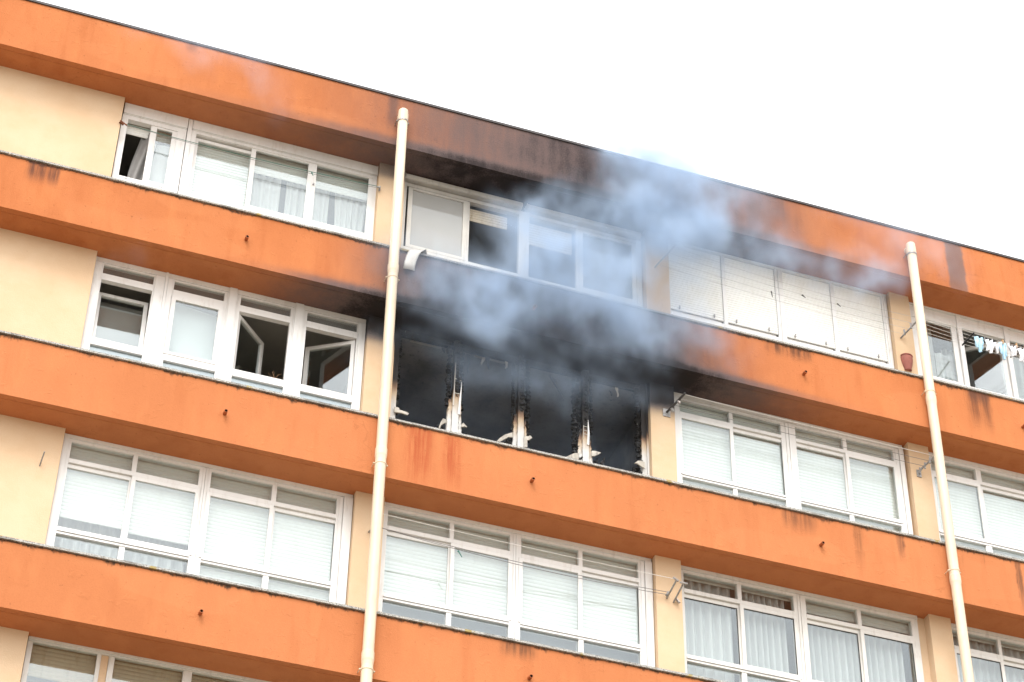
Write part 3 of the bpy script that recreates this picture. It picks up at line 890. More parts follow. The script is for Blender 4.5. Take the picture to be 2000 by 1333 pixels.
# ---- top row, above the fire
def hood(parent, x0, x1):
    z1, z0 = 21.822, 21.70
    prof = [(YW - 0.06, z0 + 0.004), (YW - 0.085, z0 + 0.02), (YW - 0.085, z1 - 0.055), (YW - 0.070, z1 - 0.035), (YW - 0.045, z1 - 0.03), (YW - 0.02, z1), (YW + 0.06, z1), (YW + 0.06, z0)]
    mb = MB().prism(prof, x0, x1)
    mb.box(x0 - 0.012, x0 - 0.001, YW - 0.07, YW + 0.05, z0, z1 - 0.02)
    return obj('shutter_box', mb, M_PVCB, parent)
mb = MB()
mb.box(5.888, 5.944, YW, YW + d, zb, 21.69); mb.box(7.645, 7.787, YW, YW + d, zb, 21.69)
mb.box(5.944, 7.645, YW + 0.01, YW + d, 21.63, 21.69); mb.box(5.944, 7.645, YW - 0.004, YW + d, zb, 20.435)
mb.box(5.944, 7.645, YW + 0.01, YW + d, 20.440, 20.480); mb.box(6.862, 6.902, YW + 0.025, YW + d, 20.481, 21.629)
W = obj('window', mb, M_PVCB, BLD); W['label'] = 'smoke-stained window right of the left downpipe, top row above the fire, with a grey blank left light'
hood(W, 5.90, 7.672)
sash(W, 5.976, 6.862, 20.484, 21.622, YW + 0.010, 0.062, 0.04, 0.05, M_PVCB, gl=M_GLASSF)
obj('inner_blind', MB().box(6.06, 6.85, 0.24, 0.25, 19.9, 21.65), M_GREYBLIND, W)
shutter(W, 6.93, 7.50, 21.365, 21.60, YW + 0.115, M_SLATB, seed=1, pitch=0.047)
obj('shutter_rail', MB().box(6.93, 7.50, YW + 0.09, YW + 0.12, 21.655, 21.68), M_PVC, W)
mb = MB()
mb.box(7.788, 7.800, YW, YW + d, zb, 21.69); mb.box(9.462, 9.545, YW, YW + d, zb, 21.69)
mb.box(7.800, 9.462, YW + 0.01, YW + d, 21.63, 21.69); mb.box(7.800, 9.462, YW - 0.004, YW + d, zb, 20.430)
mb.box(7.800, 9.462, YW + 0.01, YW + d, 20.435, 20.472); mb.box(8.530, 8.572, YW + 0.02, YW + d, 20.473, 21.629)
W = obj('window', mb, M_PVCB, BLD); W['label'] = 'window behind the thickest smoke, top row above the fire, shutter half down on its left light'
hood(W, 7.752, 9.518)
obj('inner_blind', MB().box(8.62, 9.42, 0.24, 0.25, 19.9, 21.65), M_DARKBLIND, W)
sash(W, 8.573, 9.460, 20.474, 21.622, YW + 0.012, 0.06, 0.05, 0.055, M_PVCB, gl=M_GLASSD)
shutter(W, 7.81, 8.50, 21.185, 21.60, YW + 0.115, M_SLATB, seed=2, pitch=0.047)

# ---- top row, third bay: four outside shutters all the way down
mb = MB()
mb.box(9.945, 9.975, YW - 0.02, YW + d, zb, 21.79); mb.box(13.46, 13.545, YW - 0.02, YW + d, zb, 21.79)
mb.box(10.815, 10.873, YW - 0.02, YW + d, zb, 21.79); mb.box(11.685, 11.812, YW - 0.02, YW + d, zb, 21.79); mb.box(12.602, 12.662, YW - 0.02, YW + d, zb, 21.79)
mb.box(11.735, 11.762, YW - 0.034, YW - 0.021, zb, 21.79); mb.box(13.490, 13.515, YW - 0.034, YW - 0.021, zb, 21.79)
mb.box(9.945, 13.545, YW - 0.034, YW + d, 21.792, S1 - 0.002)
for a, b in ((9.975, 10.815), (10.873, 11.685), (11.812, 12.602), (12.662, 13.46)):
    mb.box(a, b, YW - 0.012, YW + d, zb, 20.468)
    mb.box(a + 0.02, b - 0.02, YW + 0.03, YW + d, 20.470, 20.56)
W = obj('window', mb, M_PVC, BLD); W['label'] = 'wide window with four lowered white shutters, top row left of the right downpipe'
for k, (a, b) in enumerate(((9.977, 10.813), (10.875, 11.683), (11.814, 12.600), (12.664, 13.458))):
    shutter(W, a, b, 20.53, 21.79, YW + 0.002, M_SLAT, seed=k, pitch=0.043)
    for x in (a + 0.13, b - 0.16): obj('stopper', MB().box(x, x + 0.016, YW - 0.028, YW - 0.004, 20.55, 20.60), M_STEEL, W)

# ---- top row, right edge
mb = MB()
mb.box(13.90, 13.96, YW, YW + d, zb, 21.80)
for a, b in ((14.745, 14.818), (15.565, 15.640), (16.4, 16.47), (17.3, 17.58)): mb.box(a, b, YW - 0.005, YW + d, zb, 21.80)
mb.box(13.90, 17.58, YW - 0.008, YW + d, 21.802, S1 - 0.002)
for a, b in ((13.96, 14.745), (14.818, 15.565), (15.640, 16.4), (16.47, 17.3)): mb.box(a, b, YW, YW + d, zb, 20.44)
W = obj('window', mb, M_PVC, BLD); W['label'] = 'window with drawn-aside curtains behind the hanging laundry, top row at the right edge'
bx = MB()
for a, b in ((13.962, 14.743), (14.82, 15.563), (15.642, 16.398), (16.472, 17.298)):
    bx.prism([(YW + 0.02, 21.585), (YW + 0.012, 21.60), (YW + 0.012, 21.69), (YW + 0.017, 21.695), (YW + 0.012, 21.70), (YW + 0.012, 21.798), (YW + 0.07, 21.798), (YW + 0.07, 21.585)], a, b)
obj('shutter_box', bx, M_PVC, W)
sash(W, 13.965, 14.735, 20.442, 21.583, YW + 0.03, 0.085, 0.02, 0.05)
pane(W, 15.645, 16.395, 20.442, 21.58, YW + 0.04)
# middle light opened inwards
w, h, st = 0.72, 1.12, 0.06
m2 = MB(); m2.box(0, st, 0, .05, 0, h); m2.box(w - st, w, 0, .05, 0, h); m2.box(st, w - st, 0, .05, h - st, h); m2.box(st, w - st, 0, .05, 0, st)
Mx = Matrix.Translation((15.555, YW + 0.03, 20.445)) @ Matrix.Rotation(R(-38), 4, 'Z') @ Matrix.Translation((-w, 0, 0))
p2 = MB().box(st, w - st, 0.02, 0.026, st, h - st)
for q, nm, mt in ((m2, 'sash', M_PVC), (p2, 'pane', M_GLASS)):
    q.v = [tuple(Mx @ Vector(v)) for v in q.v]; obj(nm, q, mt, W)
curtain(W, 14.0, 14.42, 19.95, 21.65, 0.36, 3.5, 0.03, seed=71); curtain(W, 14.42, 14.72, 19.95, 21.15, 0.33, 2, 0.02, seed=72)
curtain(W, 14.82, 15.10, 19.95, 21.65, 0.75, 3, 0.03, seed=73); curtain(W, 15.62, 16.1, 19.95, 21.65, 0.40, 4, 0.03, seed=74)

# ------------------------------------------------------------------ the burnt-out window
def rough_column(x0, x1, y0, y1, z0, z1, j0, j1, taper=None, seed=0, nz=26):
    """a column whose outline gets more ragged towards the top"""
    rr = random.Random(seed)
    mb = MB(); rows = []
    for i in range(nz + 1):
        t = i / nz
        j = j0 + (j1 - j0) * t
        a, b = (x0, x1) if taper is None else taper(t, x0, x1)
        q = [(a, y0), ((a + b) / 2, y0 - 0.004), (b, y0), (b, y1), (a, y1)]
        rows.append([(x + rr.uniform(-j, j), y + rr.uniform(-j, j) * 0.6, z0 + (z1 - z0) * t) for x, y in q])
    k = 5
    for r_ in rows: mb.v += r_
    for i in range(nz):
        for c_ in range(k):
            c2 = (c_ + 1) % k
            mb.f.append((i * k + c_, i * k + c2, (i + 1) * k + c2, (i + 1) * k + c_)); mb.mi.append(0)
    mb.f.append(tuple(reversed(range(k)))); mb.mi.append(0)
    mb.f.append(tuple(nz * k + c_ for c_ in range(k))); mb.mi.append(0)
    return mb

def crust(x, y, z0, z1, r=0.018, seed=0, drift=0.012):
    """lumpy strip of char"""
    rr = random.Random(seed)
    pts = []; rs = []
    z = z0
    while z < z1:
        pts.append((x + rr.uniform(-drift, drift), y + rr.uniform(-drift, drift), z)); rs.append(r * rr.uniform(0.35, 1.35))
        z += rr.uniform(0.018, 0.032)
    return MB().tube(pts, rs, 7)

def ribbon(pts, width, thick=0.004, axis=(0, 1, 0)):
    """bent strip of sheet with thickness"""
    pts = [Vector(p) for p in pts]; ax = Vector(axis).normalized()
    mb = MB(); n = len(pts)
    ws = width if isinstance(width, (list, tuple)) else [width] * n
    for i, p in enumerate(pts):
        t = (pts[min(i + 1, n - 1)] - pts[max(i - 1, 0)]).normalized()
        nn = t.cross(ax).normalized()
        h = ws[i] / 2
        mb.v += [tuple(p - ax * h - nn * thick), tuple(p + ax * h - nn * thick), tuple(p + ax * h + nn * thick), tuple(p - ax * h + nn * thick)]
    for i in range(n - 1):
        for c_ in range(4):
            c2 = (c_ + 1) % 4
            mb.f.append((i * 4 + c_, i * 4 + c2, (i + 1) * 4 + c2, (i + 1) * 4 + c_)); mb.mi.append(0)
    mb.f.append((3, 2, 1, 0)); e = (n - 1) * 4; mb.f.append((e, e + 1, e + 2, e + 3)); mb.mi += [0, 0]
    return mb

zb = T[2] + 0.030
zt = S[1] - 0.004
mb = MB()
mb.box(5.885, 9.555, YW + 0.02, YW + 0.06, zt - 0.10, zt)          # what is left of the head
bw = obj('burnt_window', mb, M_CHAR, BLD)
bw['label'] = 'burnt-out window with charred posts, no glass left'
def bpost(name, x0, x1, off, seed, chars, tall=zt, label=None):
    # middle cover strip and the two flanking frame members
    w = x1 - x0
    o = obj(name, rough_column(x0 + 0.30 * w, x1 - 0.27 * w, YW - 0.030, YW + 0.05, zb, tall, 0.0, 0.009, lambda t, a, b: (a + 0.035 * w * t, b - 0.06 * w * t), seed), M_BURNT, bw, uv=lambda x, y, z: (x, off))
    if label: o['label'] = label
    obj('post_side', rough_column(x0, x0 + 0.285 * w, YW - 0.010, YW + 0.06, zb, zb + 0.95, 0.0, 0.010, lambda t, a, b: (a + 0.045 * max(0, t - .4), b), seed + 1), M_BURNT, bw, uv=lambda x, y, z: (x, off + 0.1))
    obj('post_side', rough_column(x1 - 0.255 * w, x1, YW - 0.010, YW + 0.06, zb, zb + 0.90, 0.0, 0.010, lambda t, a, b: (a, b - 0.05 * max(0, t - .3)), seed + 2), M_BURNT, bw, uv=lambda x, y, z: (x, off + 0.15))
    for dx, z_, r_c, sd in chars: obj('char_crust', crust(x0 + dx, YW + 0.03, z_, tall, r_c, seed + sd), M_CHAR, bw)
    obj('char_crust', crust(x0 + 0.55 * w, YW - 0.02, zb + 1.0, tall, 0.034, seed + 5), M_CHAR, bw)
bpost('post', 6.675, 6.900, -0.06, 11, [(0.02, 17.88, .035, 3), (0.20, 17.85, .028, 4)], label='half-burnt white post nearest the left downpipe')
bpost('post', 7.600, 7.815, 0.0, 21, [(0.01, 17.95, .022, 3), (0.005, 17.52, .016, 6), (0.225, 17.60, .036, 4)], label='half-burnt white post in the middle of the burnt window')
bpost('post', 8.525, 8.745, 0.10, 31, [(-0.03, 17.46, .036, 3), (0.02, 17.62, .038, 6), (0.21, 17.95, .024, 4)], label='half-burnt white post with the most char')
# pale slivers left on the first and third posts
obj('sliver', ribbon([(6.752, YW - 0.04, 17.85), (6.757, YW - 0.04, 18.1), (6.757, YW - 0.045, 18.35), (6.764, YW - 0.04, 18.58)], [0.014, 0.012, 0.010, 0.004], 0.005, (1, 0, 0)), M_PVCB, bw)
obj('sliver', ribbon([(6.836, YW - 0.04, 17.72), (6.840, YW - 0.045, 17.95), (6.851, YW - 0.04, 18.1), (6.855, YW - 0.04, 18.27)], [0.034, 0.028, 0.016, 0.006], 0.005, (1, 0, 0)), M_PVC, bw)
obj('sliver', ribbon([(6.757, YW - 0.045, 18.30), (6.80, YW - 0.045, 18.298), (6.85, YW - 0.045, 18.285)], 0.008, 0.004, (0, 0, 1)), M_PVCB, bw)
obj('sliver', ribbon([(6.755, YW - 0.045, 18.06), (6.80, YW - 0.045, 18.055), (6.838, YW - 0.045, 18.06)], 0.008, 0.004, (0, 0, 1)), M_PVCB, bw)
obj('sliver', ribbon([(8.665, YW - 0.04, 17.70), (8.672, YW - 0.045, 17.9), (8.668, YW - 0.04, 18.12)], [0.03, 0.026, 0.006], 0.005, (1, 0, 0)), M_PVC, bw)
for z in (18.0, 17.93, 17.87):
    obj('sliver', ribbon([(8.602, YW - 0.042, z), (8.64, YW - 0.042, z - 0.002), (8.668, YW - 0.042, z - 0.004)], 0.006, 0.003, (0, 0, 1)), M_PVCB, bw)
obj('sliver', ribbon([(8.603, YW - 0.042, 17.80), (8.602, YW - 0.042, 18.01)], 0.007, 0.003, (1, 0, 0)), M_PVCB, bw)
# jambs
o = obj('jamb', rough_column(5.882, 5.975, YW - 0.01, YW + 0.07, zb, zt, 0.0, 0.004, None, 41), M_BURNT, bw, uv=lambda x, y, z: (x, 0.02))
o = obj('jamb', rough_column(9.462, 9.530, YW - 0.01, YW + 0.07, zb, zt, 0.0, 0.004, None, 42), M_BURNT, bw, uv=lambda x, y, z: (x, -0.05))
o = obj('jamb', rough_column(9.532, 9.560, YW - 0.03, YW + 0.07, zb, zt, 0.0, 0.002, None, 43), M_BURNT, bw, uv=lambda x, y, z: (x, -0.12))
obj('char_crust', crust(5.99, YW + 0.03, zb + 0.5, zt, 0.026, 51), M_CHAR, bw)
obj('char_crust', crust(9.43, YW + 0.03, zb + 0.62, zt, 0.042, 52), M_CHAR, bw)
obj('char_crust', crust(9.40, YW + 0.05, zb + 0.30, zb + 0.56, 0.05, 53), M_CHAR, bw)
# curled remains of the sashes
SCR = [
 [(6.67, 17.578), (6.61, 17.577), (6.579, 17.503), (6.557, 17.416), (6.554, 17.385), (6.569, 17.389), (6.589, 17.46), (6.634, 17.513), (6.671, 17.533)],
 [(6.871, 17.556), (6.896, 17.588), (6.918, 17.558), (6.949, 17.521), (6.919, 17.528), (6.872, 17.521)],
 [(7.588, 17.615), (7.55, 17.59), (7.473, 17.534), (7.405, 17.46), (7.359, 17.392), (7.398, 17.392), (7.474, 17.463), (7.525, 17.517), (7.589, 17.539)],
 [(7.753, 17.603), (7.801, 17.6), (7.827, 17.618), (7.858, 17.585), (7.819, 17.544), (7.793, 17.537), (7.794, 17.421), (7.755, 17.421)],
 [(8.712, 17.609), (8.765, 17.609), (8.836, 17.592), (8.8, 17.557), (8.755, 17.528), (8.711, 17.521)],
 [(9.480, 17.618), (9.427, 17.618), (9.373, 17.599), (9.323, 17.545), (9.359, 17.552), (9.425, 17.525), (9.480, 17.52)],
 [(8.530, 17.517), (8.465, 17.495), (8.333, 17.389), (8.403, 17.382), (8.530, 17.425)],
 [(5.946, 17.603), (6.005, 17.587), (6.011, 17.557), (6.107, 17.539), (6.139, 17.522), (6.12, 17.492), (6.045, 17.51), (5.95, 17.515)],
]
for q in SCR:
    # a torn piece of profile, curling towards the street away from the post it hangs on
    x0 = q[0][0]; k = len(q); mb = MB()
    ys = [0.060 - 0.30 * abs(x - x0) + 0.8 * (x - x0) ** 2 for x, z in q]
    mb.v = [(x, y, z) for (x, z), y in zip(q, ys)] + [(x, y + 0.016, z - 0.004) for (x, z), y in zip(q, ys)]
    mb.f = [tuple(range(k)), tuple(range(2 * k - 1, k - 1, -1))] + [(i, k + i, k + (i + 1) % k, (i + 1) % k) for i in range(k)]
    mb.mi = [0] * len(mb.f)
    obj('melted_scrap', mb, M_SCRAP, bw)
rr = random.Random(5)
for cx, n_ in ((6.62, 5), (6.95, 7), (7.52, 8), (8.50, 12), (8.84, 5), (9.39, 9)):
    mb = MB()
    for _ in range(n_):
        x, z = cx + rr.uniform(-0.07, 0.07), zb + 0.42 + abs(rr.gauss(0, 0.05)) - 0.04
        mb.tube([(x, YW + rr.uniform(-.02, .05), z), (x + rr.uniform(-.04, .04), YW + rr.uniform(-.03, .05), z + rr.uniform(0.02, 0.09))], [rr.uniform(.012, .03), rr.uniform(.004, .014)], 6)
    obj('char_lump', mb, M_CHAR, bw)
# charred strips hanging from the head and a sagging lath, each torn to its own length
rr = random.Random(12)
for _ in range(16):
    x = rr.uniform(6.05, 9.38); ln = rr.choice((0.08, 0.12, 0.16, 0.22, 0.34)) * rr.uniform(0.8, 1.2); y = rr.uniform(0.14, 0.30)
    pts = [(x, y, zt - 0.09)]
    for q in range(4):
        p = pts[-1]; pts.append((p[0] + rr.uniform(-.02, .02), p[1] + rr.uniform(-.015, .015), p[2] - ln / 4))
    obj('hanging_strip', ribbon(pts, [0.05, 0.045, 0.03, 0.03, 0.01], 0.004, (1, 0.3, 0)), M_CHAR if rr.random() < 0.7 else M_SCRAP, bw)
obj('hanging_lath', MB().tube([(8.18, 0.24, 18.86), (8.26, 0.22, 18.70), (8.37, 0.20, 18.47)], [0.014, 0.012, 0.008], 5), M_CHAR, bw)
# shutter rails left hanging inside
for a, b in ((6.12, 6.66), (7.04, 7.62)):
    mb = MB().box(a, b, 0.22, 0.25, 18.955, 18.985); mb.box(a + 0.05, b - 0.05, 0.26, 0.28, 18.93, 18.95)
    obj('shutter_rail', mb, M_PVCB, bw)
obj('char_lump', crust(9.05, 0.16, 18.63, 18.65, 0.02, 3), M_CHAR, bw)

# ------------------------------------------------------------------ downpipes
def downpipe(x, label, tops, collars):
    yc, r_ = YF - 0.10, 0.070
    root = thing('downpipe', label, 'drainpipe', (x, yc, GROUND), 'cream downpipes on the front')
    n = 20
    obj('pipe', MB().tube([(x, yc, z) for z in (GROUND, 5, 12, 16, 19.5, tops - 0.20)], r_, n), M_PIPE, root, smooth=True)
    # swept elbow into the top band
    mb = MB().tube([(x, yc, tops - 0.21), (x, yc, tops - 0.205), (x, yc, tops - 0.075), (x, yc, tops - 0.070), (x, yc, tops - 0.03), (x, yc, tops - 0.012), (x, yc, tops - 0.004)],
                   [r_ + 0.002, r_ + 0.005, r_ + 0.005, r_ + 0.001, r_ + 0.001, r_ - 0.001, r_ - 0.007], n)
    mb.tube([(x, yc + 0.005, tops - 0.075), (x, YF + 0.02, tops - 0.070)], r_ - 0.008, n)
    obj('elbow', mb, M_PIPE, root)
    for z in collars:
        pts = [(x, yc, q) for q in (z - 0.16, z - 0.13, z - 0.10, z, z + 0.012)]
        obj('coupling', MB().tube(pts, [r_ + 0.001, r_ + 0.002, r_ + 0.007, r_ + 0.007, r_ + 0.003], n), M_PIPE, root, smooth=False)
        zc = z - 0.23 if x < 8 else z + 0.08
        mb = MB().tube([(x, yc, zc - 0.010), (x, yc, zc + 0.010)], r_ + 0.006, n)
        for sx in (-1, 1):
            mb.tube([(x + sx * (r_ + 0.004), yc, zc), (x + sx * (r_ + 0.026), yc + 0.004, zc)], 0.010, 8)
            mb.tube([(x + sx * (r_ + 0.016), yc, zc), (x + sx * (r_ + 0.016), YF + 0.01, zc)], 0.006, 6)
        obj('bracket', mb, M_PIPE, root)
    mb = MB().tube([(x, yc, tops - 0.235), (x, yc, tops - 0.215)], r_ + 0.008, n)
    for sx in (-1, 1): mb.tube([(x + sx * (r_ + 0.016), yc - 0.004, tops - 0.225), (x + sx * (r_ + 0.016), YF + 0.01, tops - 0.225)], 0.008, 8)
    obj('bracket', mb, M_STEEL, root)
    return root
downpipe(5.655, 'cream downpipe passing left of the burnt-out window', 22.44, [19.50, 16.43, 13.47, 10.6, 7.7, 4.8])
downpipe(13.715, 'cream downpipe near the right edge, beside the hanging laundry', 22.42, [19.48, 16.42, 13.53, 10.6, 7.7, 4.8])

# ------------------------------------------------------------------ clothes lines and small fittings
def sag(a, b, s, n=14):
    a, b = Vector(a), Vector(b)
    return [a.lerp(b, i / n) - Vector((0, 0, 4 * s * (i / n) * (1 - i / n))) for i in range(n + 1)]
def wire(parent, a, b, s, mat, r_=0.004):
    return obj('wire', MB().tube(sag(a, b, s), r_, 5), mat, parent)
def peg(parent, p, mat=M_DARKROD, L_=0.07, tilt=0.02):
    x, y, z = p
    mb = MB().tube([(x, y, z + 0.015), (x + tilt * .4, y - 0.004, z - L_ * .4), (x + tilt, y, z - L_)], [0.009, 0.008, 0.005], 6)
    mb.tube([(x - 0.012, y, z + 0.006), (x + 0.014, y, z - 0.004)], 0.008, 6)
    return obj('clip', mb, mat, parent)
CL = 'clothes lines strung across the windows'

t = thing('clothes_line', 'thin green wire across the top-left windows between two rusty hooks', 'clothes line', (3.65, -0.05, 21.25), CL)
mb = MB()
for a in range(3): mb.tube([(1.80 + a * 0.022, -0.003, 21.33 - a * 0.012), (1.815 + a * 0.02, -0.05, 21.32 - a * 0.01)], 0.012, 7)
mb.tube([(1.80, -0.05, 21.33), (1.90, -0.05, 21.27)], 0.011, 7)
obj('hook', mb, M_RUST, t)
mb = MB().tube([(5.52, 0.005, 21.30), (5.50, -0.06, 21.29), (5.46, -0.06, 21.285)], 0.011, 7); mb.tube([(5.51, -0.02, 21.26), (5.51, -0.03, 21.34)], 0.014, 7)
obj('hook', mb, M_STEEL, t)
wire(t, (1.86, -0.05, 21.29), (5.47, -0.06, 21.30), 0.045, M_WIRE, 0.0045)
wire(t, (1.86, -0.05, 21.285), (5.47, -0.06, 21.27), 0.06, M_WIREG, 0.003)
peg(t, (4.52, -0.05, 21.245), M_WIRE, 0.04)

t = thing('clothes_line', 'two dark wires and a pale one sagging across the shutters below the burnt-out window', 'clothes line', (7.7, -0.2, 15.5), CL)
YB = -0.30
mb = MB().tube([(5.70, 0.0, 15.52), (5.70, YB, 15.42)], 0.013, 8); mb.tube([(5.70, YB, 15.42), (5.70, YB + .01, 15.53), (5.685, YB, 15.60), (5.71, YB, 15.64)], 0.011, 7); mb.tube([(5.65, YB, 15.40), (5.74, YB, 15.44)], 0.012, 7)
obj('bracket', mb, M_STEEL, t)
mb = MB().tube([(9.705, 0.0, 15.46), (9.72, -0.30, 15.56)], 0.013, 8); mb.tube([(9.68, -0.045, 15.47), (9.71, -0.055, 15.53)], 0.014, 7); mb.tube([(9.68, -0.29, 15.60), (9.75, -0.30, 15.55)], 0.016, 7)
obj('bracket', mb, M_STEEL, t)
wire(t, (5.74, YB, 15.41), (9.69, -0.06, 15.52), 0.055, M_WIREG, 0.0042)
wire(t, (5.74, YB, 15.41), (9.69, -0.06, 15.48), 0.075, M_WIREG, 0.0042)
wire(t, (5.71, YB, 15.62), (9.71, -0.29, 15.58), 0.02, M_WIREW, 0.0035)
peg(t, (6.80, -0.24, 15.335), M_WIRE, 0.07, 0.05)
t = tag(obj('wire_post', MB().tube([(9.80, 0.0, 15.42), (9.82, -0.30, 15.54)], 0.013, 8).tube([(9.77, -0.29, 15.545), (9.87, -0.31, 15.53)], 0.014, 7).tube([(9.83, -0.03, 15.46), (9.86, -0.05, 15.40)], 0.018, 7), M_STEEL, at=(9.8, 0, 15.42)), 'bare steel prong on the pier left of the pleated curtains', 'bracket')

t = thing('clothes_line', 'grey wires along the soffit right of the burnt-out window, held by a plate and rod', 'clothes line', (11.8, -0.2, 18.6), CL)
obj('plate', MB().box(9.745, 9.855, -0.012, -0.001, 18.43, 18.56), M_STEEL, t)
obj('rod', MB().tube([(9.80, -0.01, 18.50), (9.935, -0.36, 18.62)], 0.017, 8), M_DARKROD, t)
mb = MB().tube([(9.84, -0.09, 18.53), (9.86, -0.10, 18.47)], 0.022, 8); mb.tube([(9.885, -0.22, 18.57), (9.905, -0.24, 18.52)], 0.02, 8)
obj('pulley', mb, M_STEEL, t)
mb = MB().tube([(13.665, -0.004, 18.46), (13.70, -0.08, 18.52), (13.80, -0.34, 18.60)], 0.016, 8)
for k in range(4): mb.tube([(13.68 + .035 * k, -0.03 - .09 * k, 18.44 + .04 * k), (13.68 + .035 * k, -0.04 - .09 * k, 18.54 + .035 * k)], 0.015, 6)
mb.box(13.64, 13.71, -0.014, -0.001, 18.40, 18.52)
obj('bracket', mb, M_STEEL, t)
for k in range(3):
    wire(t, (9.93 - 0.04 * k, -0.33 + 0.1 * k, 18.62 - 0.03 * k), (13.79 - 0.04 * k, -0.31 + 0.1 * k, 18.59 - 0.03 * k), 0.015, M_WIREG if k else M_WIREW, 0.0035)

t = thing('clothes_line', 'row of grey wires across the four lowered shutters of the top row', 'clothes line', (11.8, -0.2, 21.1), CL)
obj('rod', MB().tube([(9.70, -0.004, 21.13), (9.86, -0.42, 21.28)], 0.013, 8), M_STEEL, t)
mb = MB().tube([(13.66, -0.004, 20.95), (13.80, -0.40, 21.09)], 0.014, 8)
for k in range(3): mb.tube([(13.69 + .045 * k, -0.08 - .13 * k, 20.96 + .04 * k), (13.68 + .045 * k, -0.09 - .13 * k, 21.05 + .04 * k)], 0.016, 6)
obj('rod', mb, M_STEEL, t)
for k in range(4):
    f = 0.15 + 0.25 * k
    wire(t, (9.70 + 0.16 * f, -0.42 * f, 21.13 + 0.15 * f), (13.66 + 0.14 * f, -0.40 * f, 20.97 + 0.14 * f), 0.05 + 0.01 * k, M_WIREL, 0.0022)
peg(t, (11.48, -0.16, 21.07), M_DARKROD, 0.09, 0.01); peg(t, (11.93, -0.26, 21.06), M_DARKROD, 0.03, 0.05); peg(t, (12.5, -0.26, 21.06), M_DARKROD, 0.03, 0.05)

t = thing('clothes_line', 'washing line with pale wires at the right edge, hung with small laundry', 'clothes line', (15.5, -0.3, 20.9), CL)
for k in range(5):
    wire(t, (13.80, -0.06 - 0.08 * k, 21.16), (17.6, -0.06 - 0.08 * k, 21.16), 0.10 + 0.012 * k, M_WIREW, 0.0032)
for x in (14.68, 15.50):
    obj('spreader', MB().tube([(x, -0.05, 21.09 - .02), (x, -0.40, 21.06 - .02)], 0.012, 7), M_GASKET, t)
LG = 'small laundry on the right-hand line'
def cloth(x0, x1, ztop, zlow, y, mat, label, cat, seed, leg=True):
    rr = random.Random(seed)
    nx, nz = 14, 10; rows = []
    ph = rr.uniform(0, 6)
    for j in range(nz + 1):
        tt = j / nz; row = []
        for i in range(nx + 1):
            s = i / nx
            low = zlow + (0.05 * math.sin(s * 3.14) * -1 if leg else 0) + 0.02 * math.sin(s * 7 + ph)
            nar = 1 - 0.35 * tt
            x = (x0 + x1) / 2 + (x1 - x0) * (s - 0.5) * nar + 0.01 * math.sin(tt * 5 + ph)
            top = ztop - 0.025 * math.sin(s * math.pi)
            row.append((x, y + 0.022 * math.sin(s * 14 + ph + 2 * tt) + 0.01 * math.sin(tt * 9), top + (low - top) * tt))
        rows.append(row)
    o = obj('laundry', MB().grid(rows), mat, None, smooth=True, at=((x0 + x1) / 2, y, ztop))
    md = o.modifiers.new('thickness', 'SOLIDIFY'); md.thickness = 0.006
    return tag(o, label, cat, LG)
cloth(14.70, 14.86, 21.03, 20.79, -0.36, M_CLOTHB, 'light blue cloth, leftmost on the washing line at the right edge', 'laundry', 1)
cloth(14.87, 15.02, 21.02, 20.80, -0.37, M_CLOTHW, 'crumpled white cloth between the two light blue ones', 'laundry', 2)
cloth(15.02, 15.14, 21.01, 20.86, -0.35, M_CLOTHW, 'small white cloth tucked behind the right-hand light blue one', 'laundry', 3)
cloth(15.10, 15.23, 21.01, 20.74, -0.38, M_CLOTHB, 'light blue cloth under a wooden peg', 'laundry', 4)
cloth(15.26, 15.40, 21.01, 20.84, -0.37, M_CLOTHW, 'white cloth next right of the pegged light blue one', 'laundry', 5)
cloth(15.40, 15.56, 21.00, 20.76, -0.38, M_CLOTHW, 'white cloth, rightmost on the washing line', 'laundry', 6)
for k, x in enumerate((15.165, 15.40, 15.55)):
    tag(obj('clothes_peg', MB().box(x, x + 0.014, -0.395, -0.36, 20.98, 21.06), M_PEG, at=(x, -0.37, 20.98)),
        ('wooden peg holding the light blue cloth', 'wooden peg between the two rightmost white cloths', 'wooden peg on the rightmost white cloth')[k], 'clothes peg', 'pegs on the right-hand line')

# half vase hung on the pier
rows = []
for j in range(13):
    tt = j / 12
    rad = 0.046 + 0.050 * math.sin(min(1, tt * 1.12) * 1.57) - (0.012 if tt > 0.93 else 0)
    rows.append([(13.71 + rad * math.cos(q), -0.003 - rad * 0.85 * math.sin(q), 20.34 + 0.26 * tt) for q in [math.pi * i / 16 for i in range(17)]])
mb = MB().grid(rows); mb.f.append(tuple(range(16, -1, -1))); mb.mi.append(0)
mb.tube([(13.71 + 0.088 * math.cos(q), -0.008 - 0.075 * math.sin(q), 20.60) for q in [math.pi * i / 16 for i in range(17)]], 0.012, 7)
mb.tube([(13.71 + 0.05 * math.cos(q), -0.006 - 0.044 * math.sin(q), 20.345) for q in [math.pi * i / 16 for i in range(17)]], 0.010, 7)
mb.box(13.655, 13.765, -0.03, -0.001, 20.57, 20.63)
tag(obj('wall_vase', mb, M_CLAY, at=(13.71, 0, 20.34)), 'brick-red half vase hung on the cream pier left of the right downpipe', 'vase')

# thin pin in the plain wall
mb = MB().tube([(1.59, 0.01, 15.47), (1.605, -0.16, 15.58)], 0.009, 8)
tag(obj('wall_pin', mb, M_STEEL, at=(1.59, 0, 15.47)), 'short steel pin sticking out of the plain cream wall at left', 'pin')

